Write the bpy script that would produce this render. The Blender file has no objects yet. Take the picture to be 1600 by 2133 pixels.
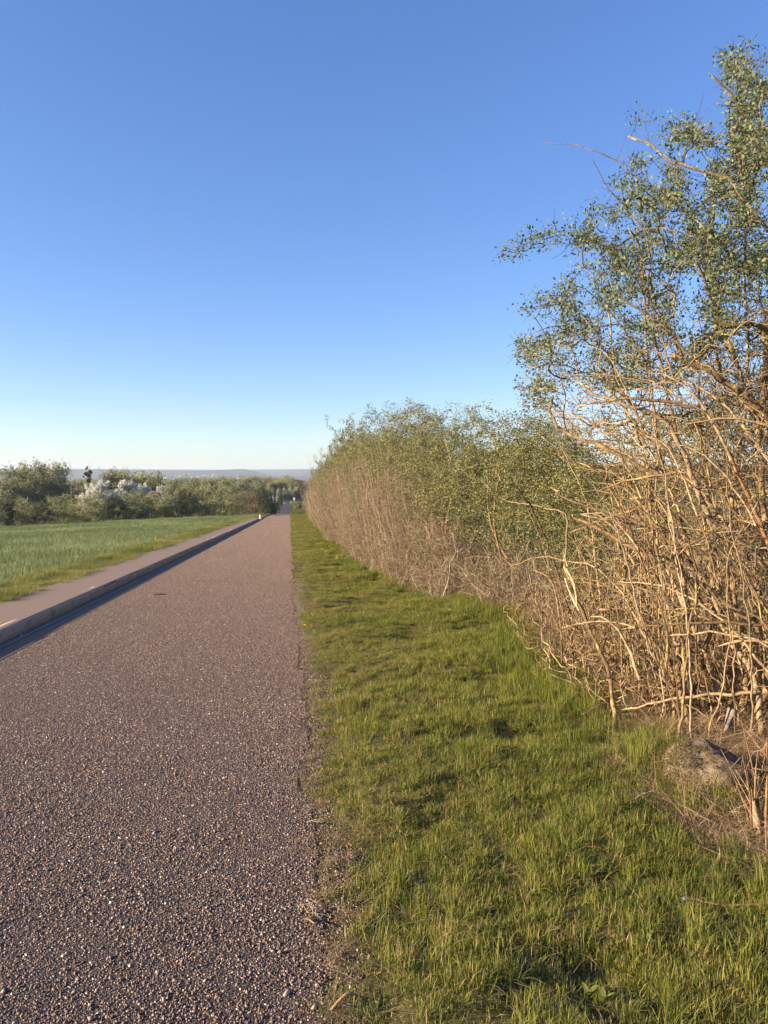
import bpy, math, random
import numpy as np
from mathutils import Euler, Vector, Matrix
rng = np.random.default_rng(11)
random.seed(5)
SC = bpy.context.scene
COL = SC.collection
R = math.radians

# ------------------------------------------------------------------ camera
FPX = 1560.0                                   # focal length in photo pixels (1600 wide)
cam = bpy.data.cameras.new('camera')
cam.sensor_fit = 'HORIZONTAL'; cam.sensor_width = 36.0; cam.lens = 36.0 * FPX / 1600.0
cam.clip_start = 0.05; cam.clip_end = 30000
camo = bpy.data.objects.new('camera', cam); COL.objects.link(camo)
EYE = np.array([0.0, 0.0, 1.6])
camo.location = EYE
camo.rotation_euler = Euler((R(90 - 2.96), 0, R(-7.15)), 'XYZ')
SC.camera = camo
CR = np.array(camo.rotation_euler.to_matrix())

# ------------------------------------------------------------------ sky, sun, exposure
SUN_EL, SUN_AZ = 18.0, -99.0                   # azimuth from +Y (road direction), negative = left
w = bpy.data.worlds.new('World'); SC.world = w; w.use_nodes = True
nt = w.node_tree; bg = nt.nodes['Background']
sky = nt.nodes.new('ShaderNodeTexSky'); sky.sky_type = 'NISHITA'; sky.sun_disc = False
sky.sun_elevation = R(SUN_EL); sky.sun_rotation = R(SUN_AZ)
sky.altitude = 300; sky.air_density = 1.0; sky.dust_density = 0.2; sky.ozone_density = 4.0
hs = nt.nodes.new('ShaderNodeHueSaturation'); hs.inputs['Saturation'].default_value = 1.2; hs.inputs['Hue'].default_value = 0.512
gm = nt.nodes.new('ShaderNodeGamma'); gm.inputs['Gamma'].default_value = 0.8
nt.links.new(sky.outputs[0], gm.inputs['Color']); nt.links.new(gm.outputs[0], hs.inputs['Color']); wb = nt.nodes.new('ShaderNodeMix'); wb.data_type = 'RGBA'; wb.blend_type = 'MULTIPLY'; wb.inputs[0].default_value = 1.0; wb.inputs[7].default_value = (0.99, .975, 1.04, 1)
nt.links.new(hs.outputs[0], wb.inputs[6])
tc = nt.nodes.new('ShaderNodeTexCoord'); mp = nt.nodes.new('ShaderNodeMapping'); mp.inputs['Scale'].default_value = (1.3, 1.3, 15)
nz_ = nt.nodes.new('ShaderNodeTexNoise'); nz_.inputs['Scale'].default_value = 2.2; nz_.inputs['Detail'].default_value = 5; nz_.inputs['Roughness'].default_value = .6
nt.links.new(tc.outputs['Generated'], mp.inputs[0]); nt.links.new(mp.outputs[0], nz_.inputs['Vector'])
mr = nt.nodes.new('ShaderNodeMapRange'); mr.inputs['From Min'].default_value = .45; mr.inputs['From Max'].default_value = .75; nt.links.new(nz_.outputs['Fac'], mr.inputs['Value'])
sx = nt.nodes.new('ShaderNodeSeparateXYZ'); nt.links.new(tc.outputs['Generated'], sx.inputs[0])
ml = nt.nodes.new('ShaderNodeMapRange'); ml.interpolation_type = 'SMOOTHSTEP'; ml.inputs['From Min'].default_value = .14; ml.inputs['From Max'].default_value = .0; ml.inputs['To Max'].default_value = .30; nt.links.new(sx.outputs['Z'], ml.inputs['Value'])
mu = nt.nodes.new('ShaderNodeMath'); mu.operation = 'MULTIPLY'; nt.links.new(mr.outputs[0], mu.inputs[0]); nt.links.new(ml.outputs[0], mu.inputs[1])
cl = nt.nodes.new('ShaderNodeMix'); cl.data_type = 'RGBA'; nt.links.new(mu.outputs[0], cl.inputs[0]); nt.links.new(wb.outputs[2], cl.inputs[6]); cl.inputs[7].default_value = (3.2, 3.1, 3.0, 1)
nt.links.new(cl.outputs[2], bg.inputs[0])                          # faint high wisps low in the sky
bg.inputs[1].default_value = 0.100
sl = bpy.data.lights.new('sun', 'SUN'); sl.energy = 5.0; sl.angle = R(0.55); sl.color = (1.0, 0.79, 0.56)
so = bpy.data.objects.new('sun', sl); COL.objects.link(so)
sd = Vector((math.sin(R(SUN_AZ)) * math.cos(R(SUN_EL)), math.cos(R(SUN_AZ)) * math.cos(R(SUN_EL)), math.sin(R(SUN_EL))))
so.rotation_euler = sd.to_track_quat('Z', 'Y').to_euler(); so.location = (-30, 10, 30)
vs = SC.view_settings; vs.view_transform = 'Standard'; vs.look = 'None'; vs.gamma = 1.0; vs.exposure = 1.6
vs.use_curve_mapping = False
SC.cycles.max_bounces = 3; SC.cycles.transparent_max_bounces = 4; SC.cycles.volume_bounces = 0
SC.cycles.diffuse_bounces = 2; SC.cycles.glossy_bounces = 1
SC.cycles.use_adaptive_sampling = True; SC.cycles.adaptive_threshold = 0.02

# ------------------------------------------------------------------ value noise for placing things
_vn = rng.random((4, 256, 256))
def vnoise(x, y, s, k=0):
    x = np.asarray(x, float) * s; y = np.asarray(y, float) * s
    xi = np.floor(x).astype(int); yi = np.floor(y).astype(int); fx = x - xi; fy = y - yi
    fx = fx * fx * (3 - 2 * fx); fy = fy * fy * (3 - 2 * fy); T = _vn[k]
    g = lambda a, b: T[a % 256, b % 256]
    return (g(xi, yi) * (1 - fx) + g(xi + 1, yi) * fx) * (1 - fy) + (g(xi, yi + 1) * (1 - fx) + g(xi + 1, yi + 1) * fx) * fy

# ------------------------------------------------------------------ terrain heights
_ky = [-400, 134, 150, 185, 215, 240, 310, 400, 500, 700, 1200, 1600, 2500, 4000, 4600, 5200, 5600, 6500, 9500]
_kz = [16.8, -5.63, -6.9, -11.2, -12.0, -11.3, -10.6, -11.5, -13, -15, -27, -36, -52, -48, -38, -22, -24, -20, -20]
_ty = np.arange(-400, 9501, 1.0); _tz = np.interp(_ty, _ky, _kz)
_sm = np.convolve(np.pad(_tz, 6, mode='reflect', reflect_type='odd'), np.ones(13) / 13, 'valid')
_tz = np.where(_ty < 127, _tz, _sm)

def sstep(a, b, x):
    t = np.clip((np.asarray(x, float) - a) / (b - a), 0, 1); return t * t * (3 - 2 * t)

def height(x, y):
    x = np.asarray(x, float); y = np.asarray(y, float)
    z = np.interp(y, _ty, _tz)
    z = z - 0.03 * np.clip(-5 - x, 0, 130) * (1 - sstep(300, 900, y))
    d = np.sqrt(x * x + y * y)
    pl = 0.2 + 0.012 * np.minimum(d, 700)
    wr = sstep(5 + 0.025 * y, 30 + 0.06 * y, x) * (1 - sstep(900, 2200, y))
    z = z * (1 - wr) + pl * wr
    # verge: a slight bank under the hedge
    z = z + 0.10 * sstep(1.6, 3.0, x) * (1 - sstep(100, 160, y)) * (1 - wr)
    # far ridges
    u = x / np.maximum(y, 1)
    r1 = np.exp(-((y - 5300) / 420) ** 2) * sstep(-60, -330, x) * (46 + 12 * np.exp(-((x + 330) / 170) ** 2) + 5 * np.sin(x / 310.0))
    r2 = np.exp(-((y - 7600) / 700) ** 2) * (62 + 4 * np.sin(x / 500.0))
    return z + r1 + r2

def bump(x, y):                                # uneven ground of the verge
    return (0.09 * (vnoise(x, y, 1.25, 3) - .5) + 0.09 * (vnoise(x, y, 2.1, 0) - .5) + 0.05 * (vnoise(x, y, 4.6, 2) - .5)) * sstep(.15, .6, x)
def ray(px, py):
    d = CR @ np.array([(px - 800) / FPX, -(py - 1066.5) / FPX, -1.0]); return d
def at(px, py, Y):                             # point on the pixel's ray at road distance Y
    d = ray(px, py); return EYE + d * (Y / d[1])
def ground_at(px, py):
    d = ray(px, py); t = 1.0
    for k in range(4000):
        p = EYE + d * t
        if p[2] <= height(p[0], p[1]): break
        t *= 1.003
    return p
def top_height(px, y_top, Y):                  # height above ground of a thing standing at column px, distance Y
    p = at(px, y_top, Y); return p[0], p[2] - float(height(p[0], Y))

# ------------------------------------------------------------------ object helpers
def link(o, parent=None):
    COL.objects.link(o)
    if parent is not None: o.parent = parent
    return o
def tag(o, label=None, cat=None, group=None, kind=None):
    if label: o['label'] = label
    if cat: o['category'] = cat
    if group: o['group'] = group
    if kind: o['kind'] = kind
    return o
def empty(name, loc, rz=0.0, parent=None):
    o = bpy.data.objects.new(name, None); o.empty_display_size = 0.1
    o.location = loc; o.rotation_euler = (0, 0, rz); return link(o, parent)
def mesh_np(name, V, F, mat=None, smooth=False, attrs=None):
    """V: n x 3, F: m x 3 or m x 4"""
    me = bpy.data.meshes.new(name)
    V = np.asarray(V, np.float32); F = np.asarray(F, np.int32)
    k = F.shape[1]
    me.vertices.add(len(V)); me.vertices.foreach_set('co', V.ravel())
    me.loops.add(F.size); me.loops.foreach_set('vertex_index', F.ravel())
    me.polygons.add(len(F)); me.polygons.foreach_set('loop_start', np.arange(0, F.size, k, dtype=np.int32))
    if smooth: me.polygons.foreach_set('use_smooth', np.ones(len(F), bool))
    if attrs:
        for an, av in attrs.items():
            a = me.attributes.new(an, 'FLOAT', 'POINT'); a.data.foreach_set('value', np.asarray(av, np.float32))
    me.update(); me.validate(clean_customdata=False)
    if mat: me.materials.append(mat)
    return me
def mobj(name, me, parent=None, loc=None):
    o = bpy.data.objects.new(name, me)
    if loc is not None: o.location = loc
    return link(o, parent)
def boxes(lst):
    """lst of (cx,cy,cz,sx,sy,sz) -> V,F quads"""
    V = []; F = []
    for (cx, cy, cz, sx, sy, sz) in lst:
        b = len(V)
        for dz in (-.5, .5):
            for dx, dy in ((-.5, -.5), (.5, -.5), (.5, .5), (-.5, .5)):
                V.append((cx + dx * sx, cy + dy * sy, cz + dz * sz))
        F += [(b, b + 3, b + 2, b + 1), (b + 4, b + 5, b + 6, b + 7), (b, b + 1, b + 5, b + 4), (b + 1, b + 2, b + 6, b + 5), (b + 2, b + 3, b + 7, b + 6), (b + 3, b, b + 4, b + 7)]
    return np.array(V), np.array(F)

# ------------------------------------------------------------------ material helpers
def new_mat(name):
    m = bpy.data.materials.new(name); m.use_nodes = True
    n = m.node_tree.nodes; n.clear()
    out = n.new('ShaderNodeOutputMaterial')
    return m, m.node_tree, out
def N(nt, t, **kw):
    n = nt.nodes.new(t)
    for k, v in kw.items(): setattr(n, k, v)
    return n
def ramp(nt, stops, fac, interp='LINEAR'):
    r = nt.nodes.new('ShaderNodeValToRGB'); r.color_ramp.interpolation = interp
    els = r.color_ramp.elements
    while len(els) < len(stops): els.new(0.5)
    for e, (p, c) in zip(els, stops):
        e.position = p; e.color = (c[0], c[1], c[2], 1)
    nt.links.new(fac, r.inputs[0]); return r.outputs[0]
def math_n(nt, op, a, b=None, c=None):
    m = nt.nodes.new('ShaderNodeMath'); m.operation = op
    for i, v in enumerate((a, b, c)):
        if v is None: continue
        if hasattr(v, 'links'): nt.links.new(v, m.inputs[i])
        else: m.inputs[i].default_value = v
    return m.outputs[0]
def mixc(nt, fac, a, b, mode='MIX'):
    m = nt.nodes.new('ShaderNodeMix'); m.data_type = 'RGBA'; m.blend_type = mode
    for s, v in ((0, fac), (6, a), (7, b)):
        if hasattr(v, 'links'): nt.links.new(v, m.inputs[s])
        elif s == 0: m.inputs[0].default_value = v
        else: m.inputs[s].default_value = (v[0], v[1], v[2], 1)
    return m.outputs[2]
def noise(nt, vec, scale, detail=3, rough=0.55):
    n = nt.nodes.new('ShaderNodeTexNoise'); n.inputs['Scale'].default_value = scale
    n.inputs['Detail'].default_value = detail; n.inputs['Roughness'].default_value = rough
    if vec is not None: nt.links.new(vec, n.inputs['Vector'])
    return n.outputs['Fac']
def coord(nt): return nt.nodes.new('ShaderNodeTexCoord').outputs['Object']
def finish(nt, out, col, rough=0.85, spec=0.2, bump=None, bstr=0.4, bdist=0.02):
    p = nt.nodes.new('ShaderNodeBsdfPrincipled')
    p.inputs['Roughness'].default_value = rough; p.inputs['Specular IOR Level'].default_value = spec
    if hasattr(col, 'links'): nt.links.new(col, p.inputs['Base Color'])
    else: p.inputs['Base Color'].default_value = (*col, 1)
    if bump is not None:
        b = nt.nodes.new('ShaderNodeBump'); b.inputs['Strength'].default_value = bstr; b.inputs['Distance'].default_value = bdist
        nt.links.new(bump, b.inputs['Height']); nt.links.new(b.outputs[0], p.inputs['Normal'])
    nt.links.new(p.outputs[0], out.inputs['Surface']); return p
def attr(nt, name, inst=False):
    a = nt.nodes.new('ShaderNodeAttribute'); a.attribute_name = name
    a.attribute_type = 'INSTANCER' if inst else 'GEOMETRY'; return a.outputs['Fac']
def mat_blade(name, stops, inst=True, transl=0.35, rough=0.6, tintw=0.5, objrand=0.0):
    """leaf / grass blade: colour from a per-blade tint (and a per-tuft one)"""
    m, nt, out = new_mat(name)
    t = attr(nt, 'tint')
    if inst:
        t = math_n(nt, 'ADD', math_n(nt, 'MULTIPLY', t, tintw), math_n(nt, 'MULTIPLY', attr(nt, 'itint', True), 1 - tintw))
    if objrand:
        oi = nt.nodes.new('ShaderNodeObjectInfo')
        t = math_n(nt, 'ADD', t, math_n(nt, 'MULTIPLY', math_n(nt, 'SUBTRACT', oi.outputs['Random'], 0.5), objrand))
    c = ramp(nt, stops, t)
    d = nt.nodes.new('ShaderNodeBsdfPrincipled'); d.inputs['Roughness'].default_value = rough; d.inputs['Specular IOR Level'].default_value = 0.25
    tr = nt.nodes.new('ShaderNodeBsdfTranslucent'); mx = nt.nodes.new('ShaderNodeMixShader'); mx.inputs[0].default_value = transl
    nt.links.new(c, d.inputs['Base Color']); nt.links.new(c, tr.inputs[0])
    nt.links.new(d.outputs[0], mx.inputs[1]); nt.links.new(tr.outputs[0], mx.inputs[2]); nt.links.new(mx.outputs[0], out.inputs[0])
    return m
def mat_twig(name, stops, lichen=None, lamt=0.5, scale=18):
    m, nt, out = new_mat(name)
    c = ramp(nt, stops, attr(nt, 'tint'))
    co = coord(nt)
    n1 = noise(nt, co, scale, 4)
    c = mixc(nt, math_n(nt, 'MULTIPLY', ramp(nt, [(.4, (0, 0, 0)), (.65, (1, 1, 1))], n1), 0.6), c, (0.06, 0.042, 0.026))
    if lichen:
        n2 = noise(nt, co, 5.5, 4, 0.7)
        f = ramp(nt, [(lamt, (0, 0, 0)), (lamt + 0.12, (1, 1, 1))], n2)
        c = mixc(nt, f, c, lichen)
    finish(nt, out, c, 0.85, 0.15, noise(nt, co, 60, 3), 0.5, 0.01)
    return m
def mat_plain(name, col, rough=0.8, var=0.25, scale=6, bump=0.0, bscale=40, spec=0.2):
    m, nt, out = new_mat(name); co = coord(nt)
    c = mixc(nt, noise(nt, co, scale, 4), tuple(v * (1 - var) for v in col), tuple(min(1, v * (1 + var)) for v in col))
    finish(nt, out, c, rough, spec, noise(nt, co, bscale, 4) if bump else None, bump, 0.01)
    return m

# ------------------------------------------------------------------ scatter (geometry-node instances of meshes, one object)
def scatter(name, pts, rot, scl, idx, itint, proto_meshes):
    me = bpy.data.meshes.new(name); n = len(pts)
    me.vertices.add(n); me.vertices.foreach_set('co', np.asarray(pts, np.float32).ravel())
    a = me.attributes.new('rot', 'FLOAT_VECTOR', 'POINT'); a.data.foreach_set('vector', np.asarray(rot, np.float32).ravel())
    a = me.attributes.new('scl', 'FLOAT_VECTOR', 'POINT'); a.data.foreach_set('vector', np.asarray(scl, np.float32).ravel())
    a = me.attributes.new('idx', 'INT', 'POINT'); a.data.foreach_set('value', np.asarray(idx, np.int32))
    a = me.attributes.new('itint', 'FLOAT', 'POINT'); a.data.foreach_set('value', np.asarray(itint, np.float32))
    o = mobj(name, me)
    ng = bpy.data.node_groups.new(name, 'GeometryNodeTree')
    ng.interface.new_socket('Geometry', in_out='INPUT', socket_type='NodeSocketGeometry')
    ng.interface.new_socket('Geometry', in_out='OUTPUT', socket_type='NodeSocketGeometry')
    nn = ng.nodes; L = ng.links.new
    gi = nn.new('NodeGroupInput'); go = nn.new('NodeGroupOutput'); ip = nn.new('GeometryNodeInstanceOnPoints')
    jn = nn.new('GeometryNodeJoinGeometry')
    for pm in reversed(proto_meshes):              # a multi-input socket keeps its links last first
        po = bpy.data.objects.new(pm.name, pm)
        oi = nn.new('GeometryNodeObjectInfo'); oi.inputs['Object'].default_value = po
        g2 = nn.new('GeometryNodeGeometryToInstance'); L(oi.outputs['Geometry'], g2.inputs[0]); L(g2.outputs[0], jn.inputs[0])
    def na(nm, ty):
        x = nn.new('GeometryNodeInputNamedAttribute'); x.data_type = ty; x.inputs['Name'].default_value = nm; return x.outputs[0]
    e2r = nn.new('FunctionNodeEulerToRotation'); L(na('rot', 'FLOAT_VECTOR'), e2r.inputs[0])
    L(gi.outputs[0], ip.inputs['Points']); L(jn.outputs[0], ip.inputs['Instance']); ip.inputs['Pick Instance'].default_value = True
    L(na('idx', 'INT'), ip.inputs['Instance Index']); L(e2r.outputs[0], ip.inputs['Rotation']); L(na('scl', 'FLOAT_VECTOR'), ip.inputs['Scale'])
    L(ip.outputs[0], go.inputs[0])
    md = o.modifiers.new('scatter', 'NODES'); md.node_group = ng
    return o

# ------------------------------------------------------------------ branching
def unit(v): return v / np.maximum(np.linalg.norm(v, axis=-1, keepdims=True), 1e-9)
def tubes(chains, n=4, tints=None, cap=False):
    """chains: list of (k x 3 positions, k radii) -> V, F(quads), tint per vertex"""
    P = np.concatenate([c[0] for c in chains]); Rr = np.concatenate([c[1] for c in chains])
    ln = np.array([len(c[0]) for c in chains]); st = np.concatenate([[0], np.cumsum(ln)[:-1]]); en = st + ln - 1
    nx = np.minimum(np.arange(len(P)) + 1, np.repeat(en, ln)); pv = np.maximum(np.arange(len(P)) - 1, np.repeat(st, ln))
    T = unit(P[nx] - P[pv])
    ref = np.where(np.abs(T[:, 2:3]) > 0.9, np.array([[1.0, 0, 0]]), np.array([[0.0, 0.1, 1.0]]))
    A = unit(np.cross(T, ref)); B = np.cross(T, A)
    ang = np.arange(n) * 2 * math.pi / n
    V = P[:, None, :] + Rr[:, None, None] * (A[:, None, :] * np.cos(ang)[None, :, None] + B[:, None, :] * np.sin(ang)[None, :, None])
    seg = np.setdiff1d(np.arange(len(P)), en)
    a = seg[:, None] * n + np.arange(n)[None, :]; b = seg[:, None] * n + (np.arange(n)[None, :] + 1) % n
    F = np.stack([a, b, b + n, a + n], -1).reshape(-1, 4)
    if tints is None: tints = rng.random(len(chains))
    t = np.repeat(np.repeat(tints, ln), n)
    return V.reshape(-1, 3), F, t
def grow(P0, L0, attr_pts, bf=0.35, step=0.15, wob=0.12, droop=0.0):
    """join every attractor to the cheapest node of the tree so far; returns nodes, parents"""
    n0 = len(P0); d0 = np.min(np.linalg.norm(attr_pts[:, None, :] - P0[None, ::max(1, n0 // 60), :], axis=-1), axis=1)
    order = np.argsort(d0)
    cap = n0 + len(attr_pts) * 14
    P = np.zeros((cap, 3)); P[:n0] = P0; L = np.zeros(cap); L[:n0] = L0; par = -np.ones(cap, int); n = n0
    for i in order:
        a = attr_pts[i]; d = np.linalg.norm(P[:n] - a, axis=1); j = int(np.argmin(d + bf * L[:n])); dj = d[j]
        k = int(min(12, max(1, math.ceil(dj / step))))
        if n + k >= cap: break
        off = rng.normal(0, wob * dj, 3); b = P[j].copy(); lj = L[j]; prev = j
        for s in range(1, k + 1):
            t = s / k
            P[n] = b + (a - b) * t + off * math.sin(math.pi * t) + rng.normal(0, 0.006 * dj ** 0.5, 3) * (s < k)
            P[n, 2] -= droop * dj * math.sin(math.pi * t)
            L[n] = lj + dj * t; par[n] = prev; prev = n; n += 1
    return P[:n], par[:n]
def radii(P, par, n0, r0, p=2.3, rmax=0.05):
    n = len(P); s = np.zeros(n); nch = np.zeros(n, int)
    for i in range(n - 1, n0 - 1, -1):
        if s[i] == 0: s[i] = r0 ** p
        if par[i] >= 0: s[par[i]] += s[i] * 1.004
    return np.minimum(s ** (1 / p), rmax)
def chains_of(P, par, n0, rad):
    n = len(P); best = -np.ones(n, int); ch = []
    for i in range(n0, n):
        q = par[i]
        if q >= n0 and (best[q] < 0 or rad[i] > rad[best[q]]): best[q] = i
    for i in range(n0, n):
        q = par[i]
        if q >= n0 and best[q] == i: continue
        idx = [i]
        while best[idx[-1]] >= 0: idx.append(best[idx[-1]])
        pos = P[idx]; r = rad[idx].copy(); r[-1] *= 0.5
        if q >= 0: pos = np.vstack([P[q], pos]); r = np.concatenate([[r[0]], r])
        if len(pos) > 1: ch.append((pos, r))
    return ch
def leaf_mesh_data(C, size, aspect=0.55, up=0.3, tint=None, jit=0.35, fold=0.25):
    n = len(C); d = unit(rng.normal(0, 1, (n, 3)) + np.array([0, 0, up])); q = unit(rng.normal(0, 1, (n, 3))); s = unit(np.cross(d, q)); u = np.cross(s, d)
    sz = size * (1 + rng.uniform(-jit, jit, n))[:, None]
    b = C; tip = C + d * sz; ml = C + d * sz * 0.5 + s * sz * aspect * 0.5 + u * sz * fold * 0.5; mr = C + d * sz * 0.5 - s * sz * aspect * 0.5 + u * sz * fold * 0.5
    V = np.stack([b, ml, tip, mr], 1).reshape(-1, 3); i = np.arange(n)[:, None] * 4
    F = np.concatenate([i + np.array([[0, 1, 2]]), i + np.array([[0, 2, 3]])])
    t = rng.random(n) if tint is None else tint
    return V, F, np.repeat(t, 4)

# ================================================================== MATERIALS
G_GREEN = (0.055, 0.105, 0.014); G_LIME = (0.12, 0.19, 0.028); G_OLIVE = (0.10, 0.11, 0.022); G_STRAW = (0.33, 0.25, 0.10)
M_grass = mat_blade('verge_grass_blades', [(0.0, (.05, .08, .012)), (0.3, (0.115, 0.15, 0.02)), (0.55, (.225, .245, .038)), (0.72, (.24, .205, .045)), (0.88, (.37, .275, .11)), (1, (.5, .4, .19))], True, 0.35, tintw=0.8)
M_wheat = mat_blade('young_wheat_blades', [(0.0, (0.055, 0.085, 0.03)), (0.4, (0.13, 0.175, 0.062)), (0.7, (0.27, 0.32, 0.13)), (1.0, (0.52, 0.53, 0.29))], True, 0.3)
M_weed = mat_blade('weed_strip_blades', [(0.0, (.08, .11, .02)), (0.35, (0.17, 0.2, 0.04)), (0.65, (0.28, 0.27, 0.07)), (1.0, (0.52, 0.41, 0.19))], True, 0.35)
M_leaf = mat_blade('hawthorn_leaves', [(0.0, (0.065, 0.092, 0.042)), (0.5, (0.13, 0.168, 0.07)), (1.0, (0.235, 0.275, 0.115))], False, 0.3, 0.5)
M_leaf_y = mat_blade('hedge_leaves', [(0.0, (0.095, 0.105, 0.038)), (0.5, (0.19, 0.195, 0.068)), (1.0, (0.34, 0.32, 0.13))], False, 0.35, 0.5)
M_dead = mat_twig('dead_hedge_twigs', [(0, (0.09, 0.066, 0.042)), (0.45, (0.24, 0.178, 0.11)), (0.8, (0.43, 0.335, 0.215)), (1, (0.62, 0.52, 0.37))])
M_dry = mat_twig('dry_brush_twigs', [(0, (0.16, 0.09, 0.05)), (0.5, (0.31, 0.20, 0.10)), (1, (0.48, 0.36, 0.20))])
M_bark = mat_twig('lichened_bark', [(0, (0.11, 0.07, 0.034)), (0.5, (0.30, 0.205, 0.105)), (1, (0.56, 0.42, 0.24))], (0.40, 0.31, 0.11), 0.55, 26)
M_bark_grey = mat_twig('grey_bark', [(0, (0.15, 0.10, 0.06)), (0.5, (0.31, 0.225, 0.135)), (1, (0.50, 0.39, 0.25))], (0.36, 0.29, 0.13), 0.6, 26)
M_wood = mat_twig('split_pale_wood', [(0, (0.55, 0.40, 0.22)), (1, (0.72, 0.56, 0.34))], None, 0.5, 70)
M_redwood = mat_twig('torn_red_wood', [(0, (0.26, 0.13, 0.065)), (1, (0.42, 0.24, 0.12))], None, 0.5, 60)

def mat_ground():
    m, nt, out = new_mat('open_country'); co = coord(nt)
    n1 = noise(nt, co, 0.004, 4); n2 = noise(nt, co, 0.03, 5, 0.7)
    c = ramp(nt, [(0.35, (0.02, 0.035, 0.018)), (0.55, (0.03, 0.045, 0.02)), (0.62, (0.09, 0.11, 0.04)), (0.74, (0.18, 0.17, 0.09))], n1)
    c = mixc(nt, math_n(nt, 'MULTIPLY', n2, 0.7), c, (0.02, 0.03, 0.015))
    finish(nt, out, c, 0.95, 0.05, n2, 0.6, 2.0); return m
def mat_soil(name, a, b, sc=3):
    m, nt, out = new_mat(name); co = coord(nt)
    c = mixc(nt, ramp(nt, [(0.35, (0, 0, 0)), (0.65, (1, 1, 1))], noise(nt, co, sc, 6, 0.65)), a, b)
    c = mixc(nt, ramp(nt, [(0.5, (0, 0, 0)), (0.75, (1, 1, 1))], noise(nt, co, 60, 3)), c, (0.02, 0.016, 0.01))
    finish(nt, out, c, 0.95, 0.1, noise(nt, co, 40, 5, 0.7), 0.8, 0.03); return m
M_ground = mat_ground()
M_verge = mat_soil('verge_soil', (0.075, 0.08, 0.022), (0.15, 0.115, 0.05))
M_field = mat_soil('field_soil', (0.035, 0.06, 0.018), (0.07, 0.08, 0.03), 1.2)
M_strip = mat_soil('strip_soil', (0.08, 0.09, 0.03), (0.16, 0.13, 0.06))

def mat_road():
    m, nt, out = new_mat('chipped_asphalt'); co = coord(nt)
    v = nt.nodes.new('ShaderNodeTexVoronoi'); v.inputs['Scale'].default_value = 150; nt.links.new(co, v.inputs['Vector'])
    sep = nt.nodes.new('ShaderNodeSeparateColor'); nt.links.new(v.outputs['Color'], sep.inputs[0])
    chip = ramp(nt, [(0, (0.03, 0.024, 0.023)), (0.6, (0.06, 0.045, 0.04)), (1, (0.12, 0.088, 0.072))], sep.outputs[0])
    big = noise(nt, co, 0.9, 4, 0.6)
    c = mixc(nt, math_n(nt, 'MULTIPLY', ramp(nt, [(0.4, (0, 0, 0)), (0.7, (1, 1, 1))], big), 0.5), chip, (0.03, 0.024, 0.023))
    hgt = math_n(nt, 'SUBTRACT', 1.0, v.outputs['Distance'])
    finish(nt, out, c, 0.75, 0.3, hgt, 0.9, 0.006); return m
M_road = mat_road()
def mat_chip():
    m, nt, out = new_mat('road_chippings')
    c = ramp(nt, [(0, (0.075, 0.051, 0.042)), (0.45, (0.212, 0.15, 0.116)), (0.8, (0.325, 0.24, 0.183)), (0.96, (0.47, 0.37, 0.28)), (1, (0.62, 0.51, 0.39))], attr(nt, 'tint'))
    finish(nt, out, c, 0.65, 0.35); return m
M_chip = mat_chip()
def mat_fine(name, a, b, sp=140):
    m, nt, out = new_mat(name); co = coord(nt)
    c = mixc(nt, noise(nt, co, 1.6, 5, 0.6), a, b)
    c = mixc(nt, ramp(nt, [(0.45, (0, 0, 0)), (0.7, (1, 1, 1))], noise(nt, co, sp, 2)), c, tuple(v * 1.5 for v in b))
    finish(nt, out, c, 0.85, 0.25, noise(nt, co, sp, 3), 0.5, 0.006); return m
M_pave = mat_fine('pavement_asphalt', (0.165, 0.12, 0.086), (0.22, 0.16, 0.118))
M_gutter = mat_fine('gutter_asphalt', (0.13, 0.09, 0.06), (0.17, 0.12, 0.082))
M_kerb = mat_fine('kerb_concrete', (0.26, 0.20, 0.14), (0.34, 0.265, 0.19), 60)
M_joint = mat_plain('kerb_mortar', (0.10, 0.09, 0.075))

# ================================================================== SETTING
def grid_sheet(name, xs, ys, zf, mat, parent=None):
    X, Y = np.meshgrid(xs, ys); V = np.stack([X.ravel(), Y.ravel(), zf(X, Y).ravel()], 1)
    nx, ny = len(xs), len(ys); i = np.arange(nx - 1)[None, :] + np.arange(ny - 1)[:, None] * nx
    F = np.stack([i, i + 1, i + 1 + nx, i + nx], -1).reshape(-1, 4)
    return tag(mobj(name, mesh_np(name, V, F, mat, True), parent), kind='structure')
pos = np.concatenate([np.arange(0, 40, 4), np.geomspace(40, 7000, 60)])
xs = np.concatenate([-pos[::-1], pos[1:]])
ysg = np.concatenate([np.arange(-250, 0, 25), np.arange(0, 340, 5), np.geomspace(340, 9200, 90)])
def z_ground(X, Y):
    near = (1 - sstep(330, 345, Y)) * sstep(-80, -75, X) * (1 - sstep(60, 65, X))
    return height(X, Y) - 0.30 * near
grid_sheet('ground', xs, ysg, z_ground, M_ground)

ys_n = np.concatenate([np.arange(-12, 30, 0.5), np.arange(30, 160, 2.0), np.arange(160, 330, 4.0)])
def edge_x(y): return 0.09 + 0.10 * (vnoise(y, 0 * y, 1.3) - 0.5) + 0.09 * (vnoise(y, 0 * y + 9, 4.1) - 0.5) + 0.05 * (vnoise(y, 0 * y + 4, 11) - 0.5) - 0.07 * sstep(6, 12, y)
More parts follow.
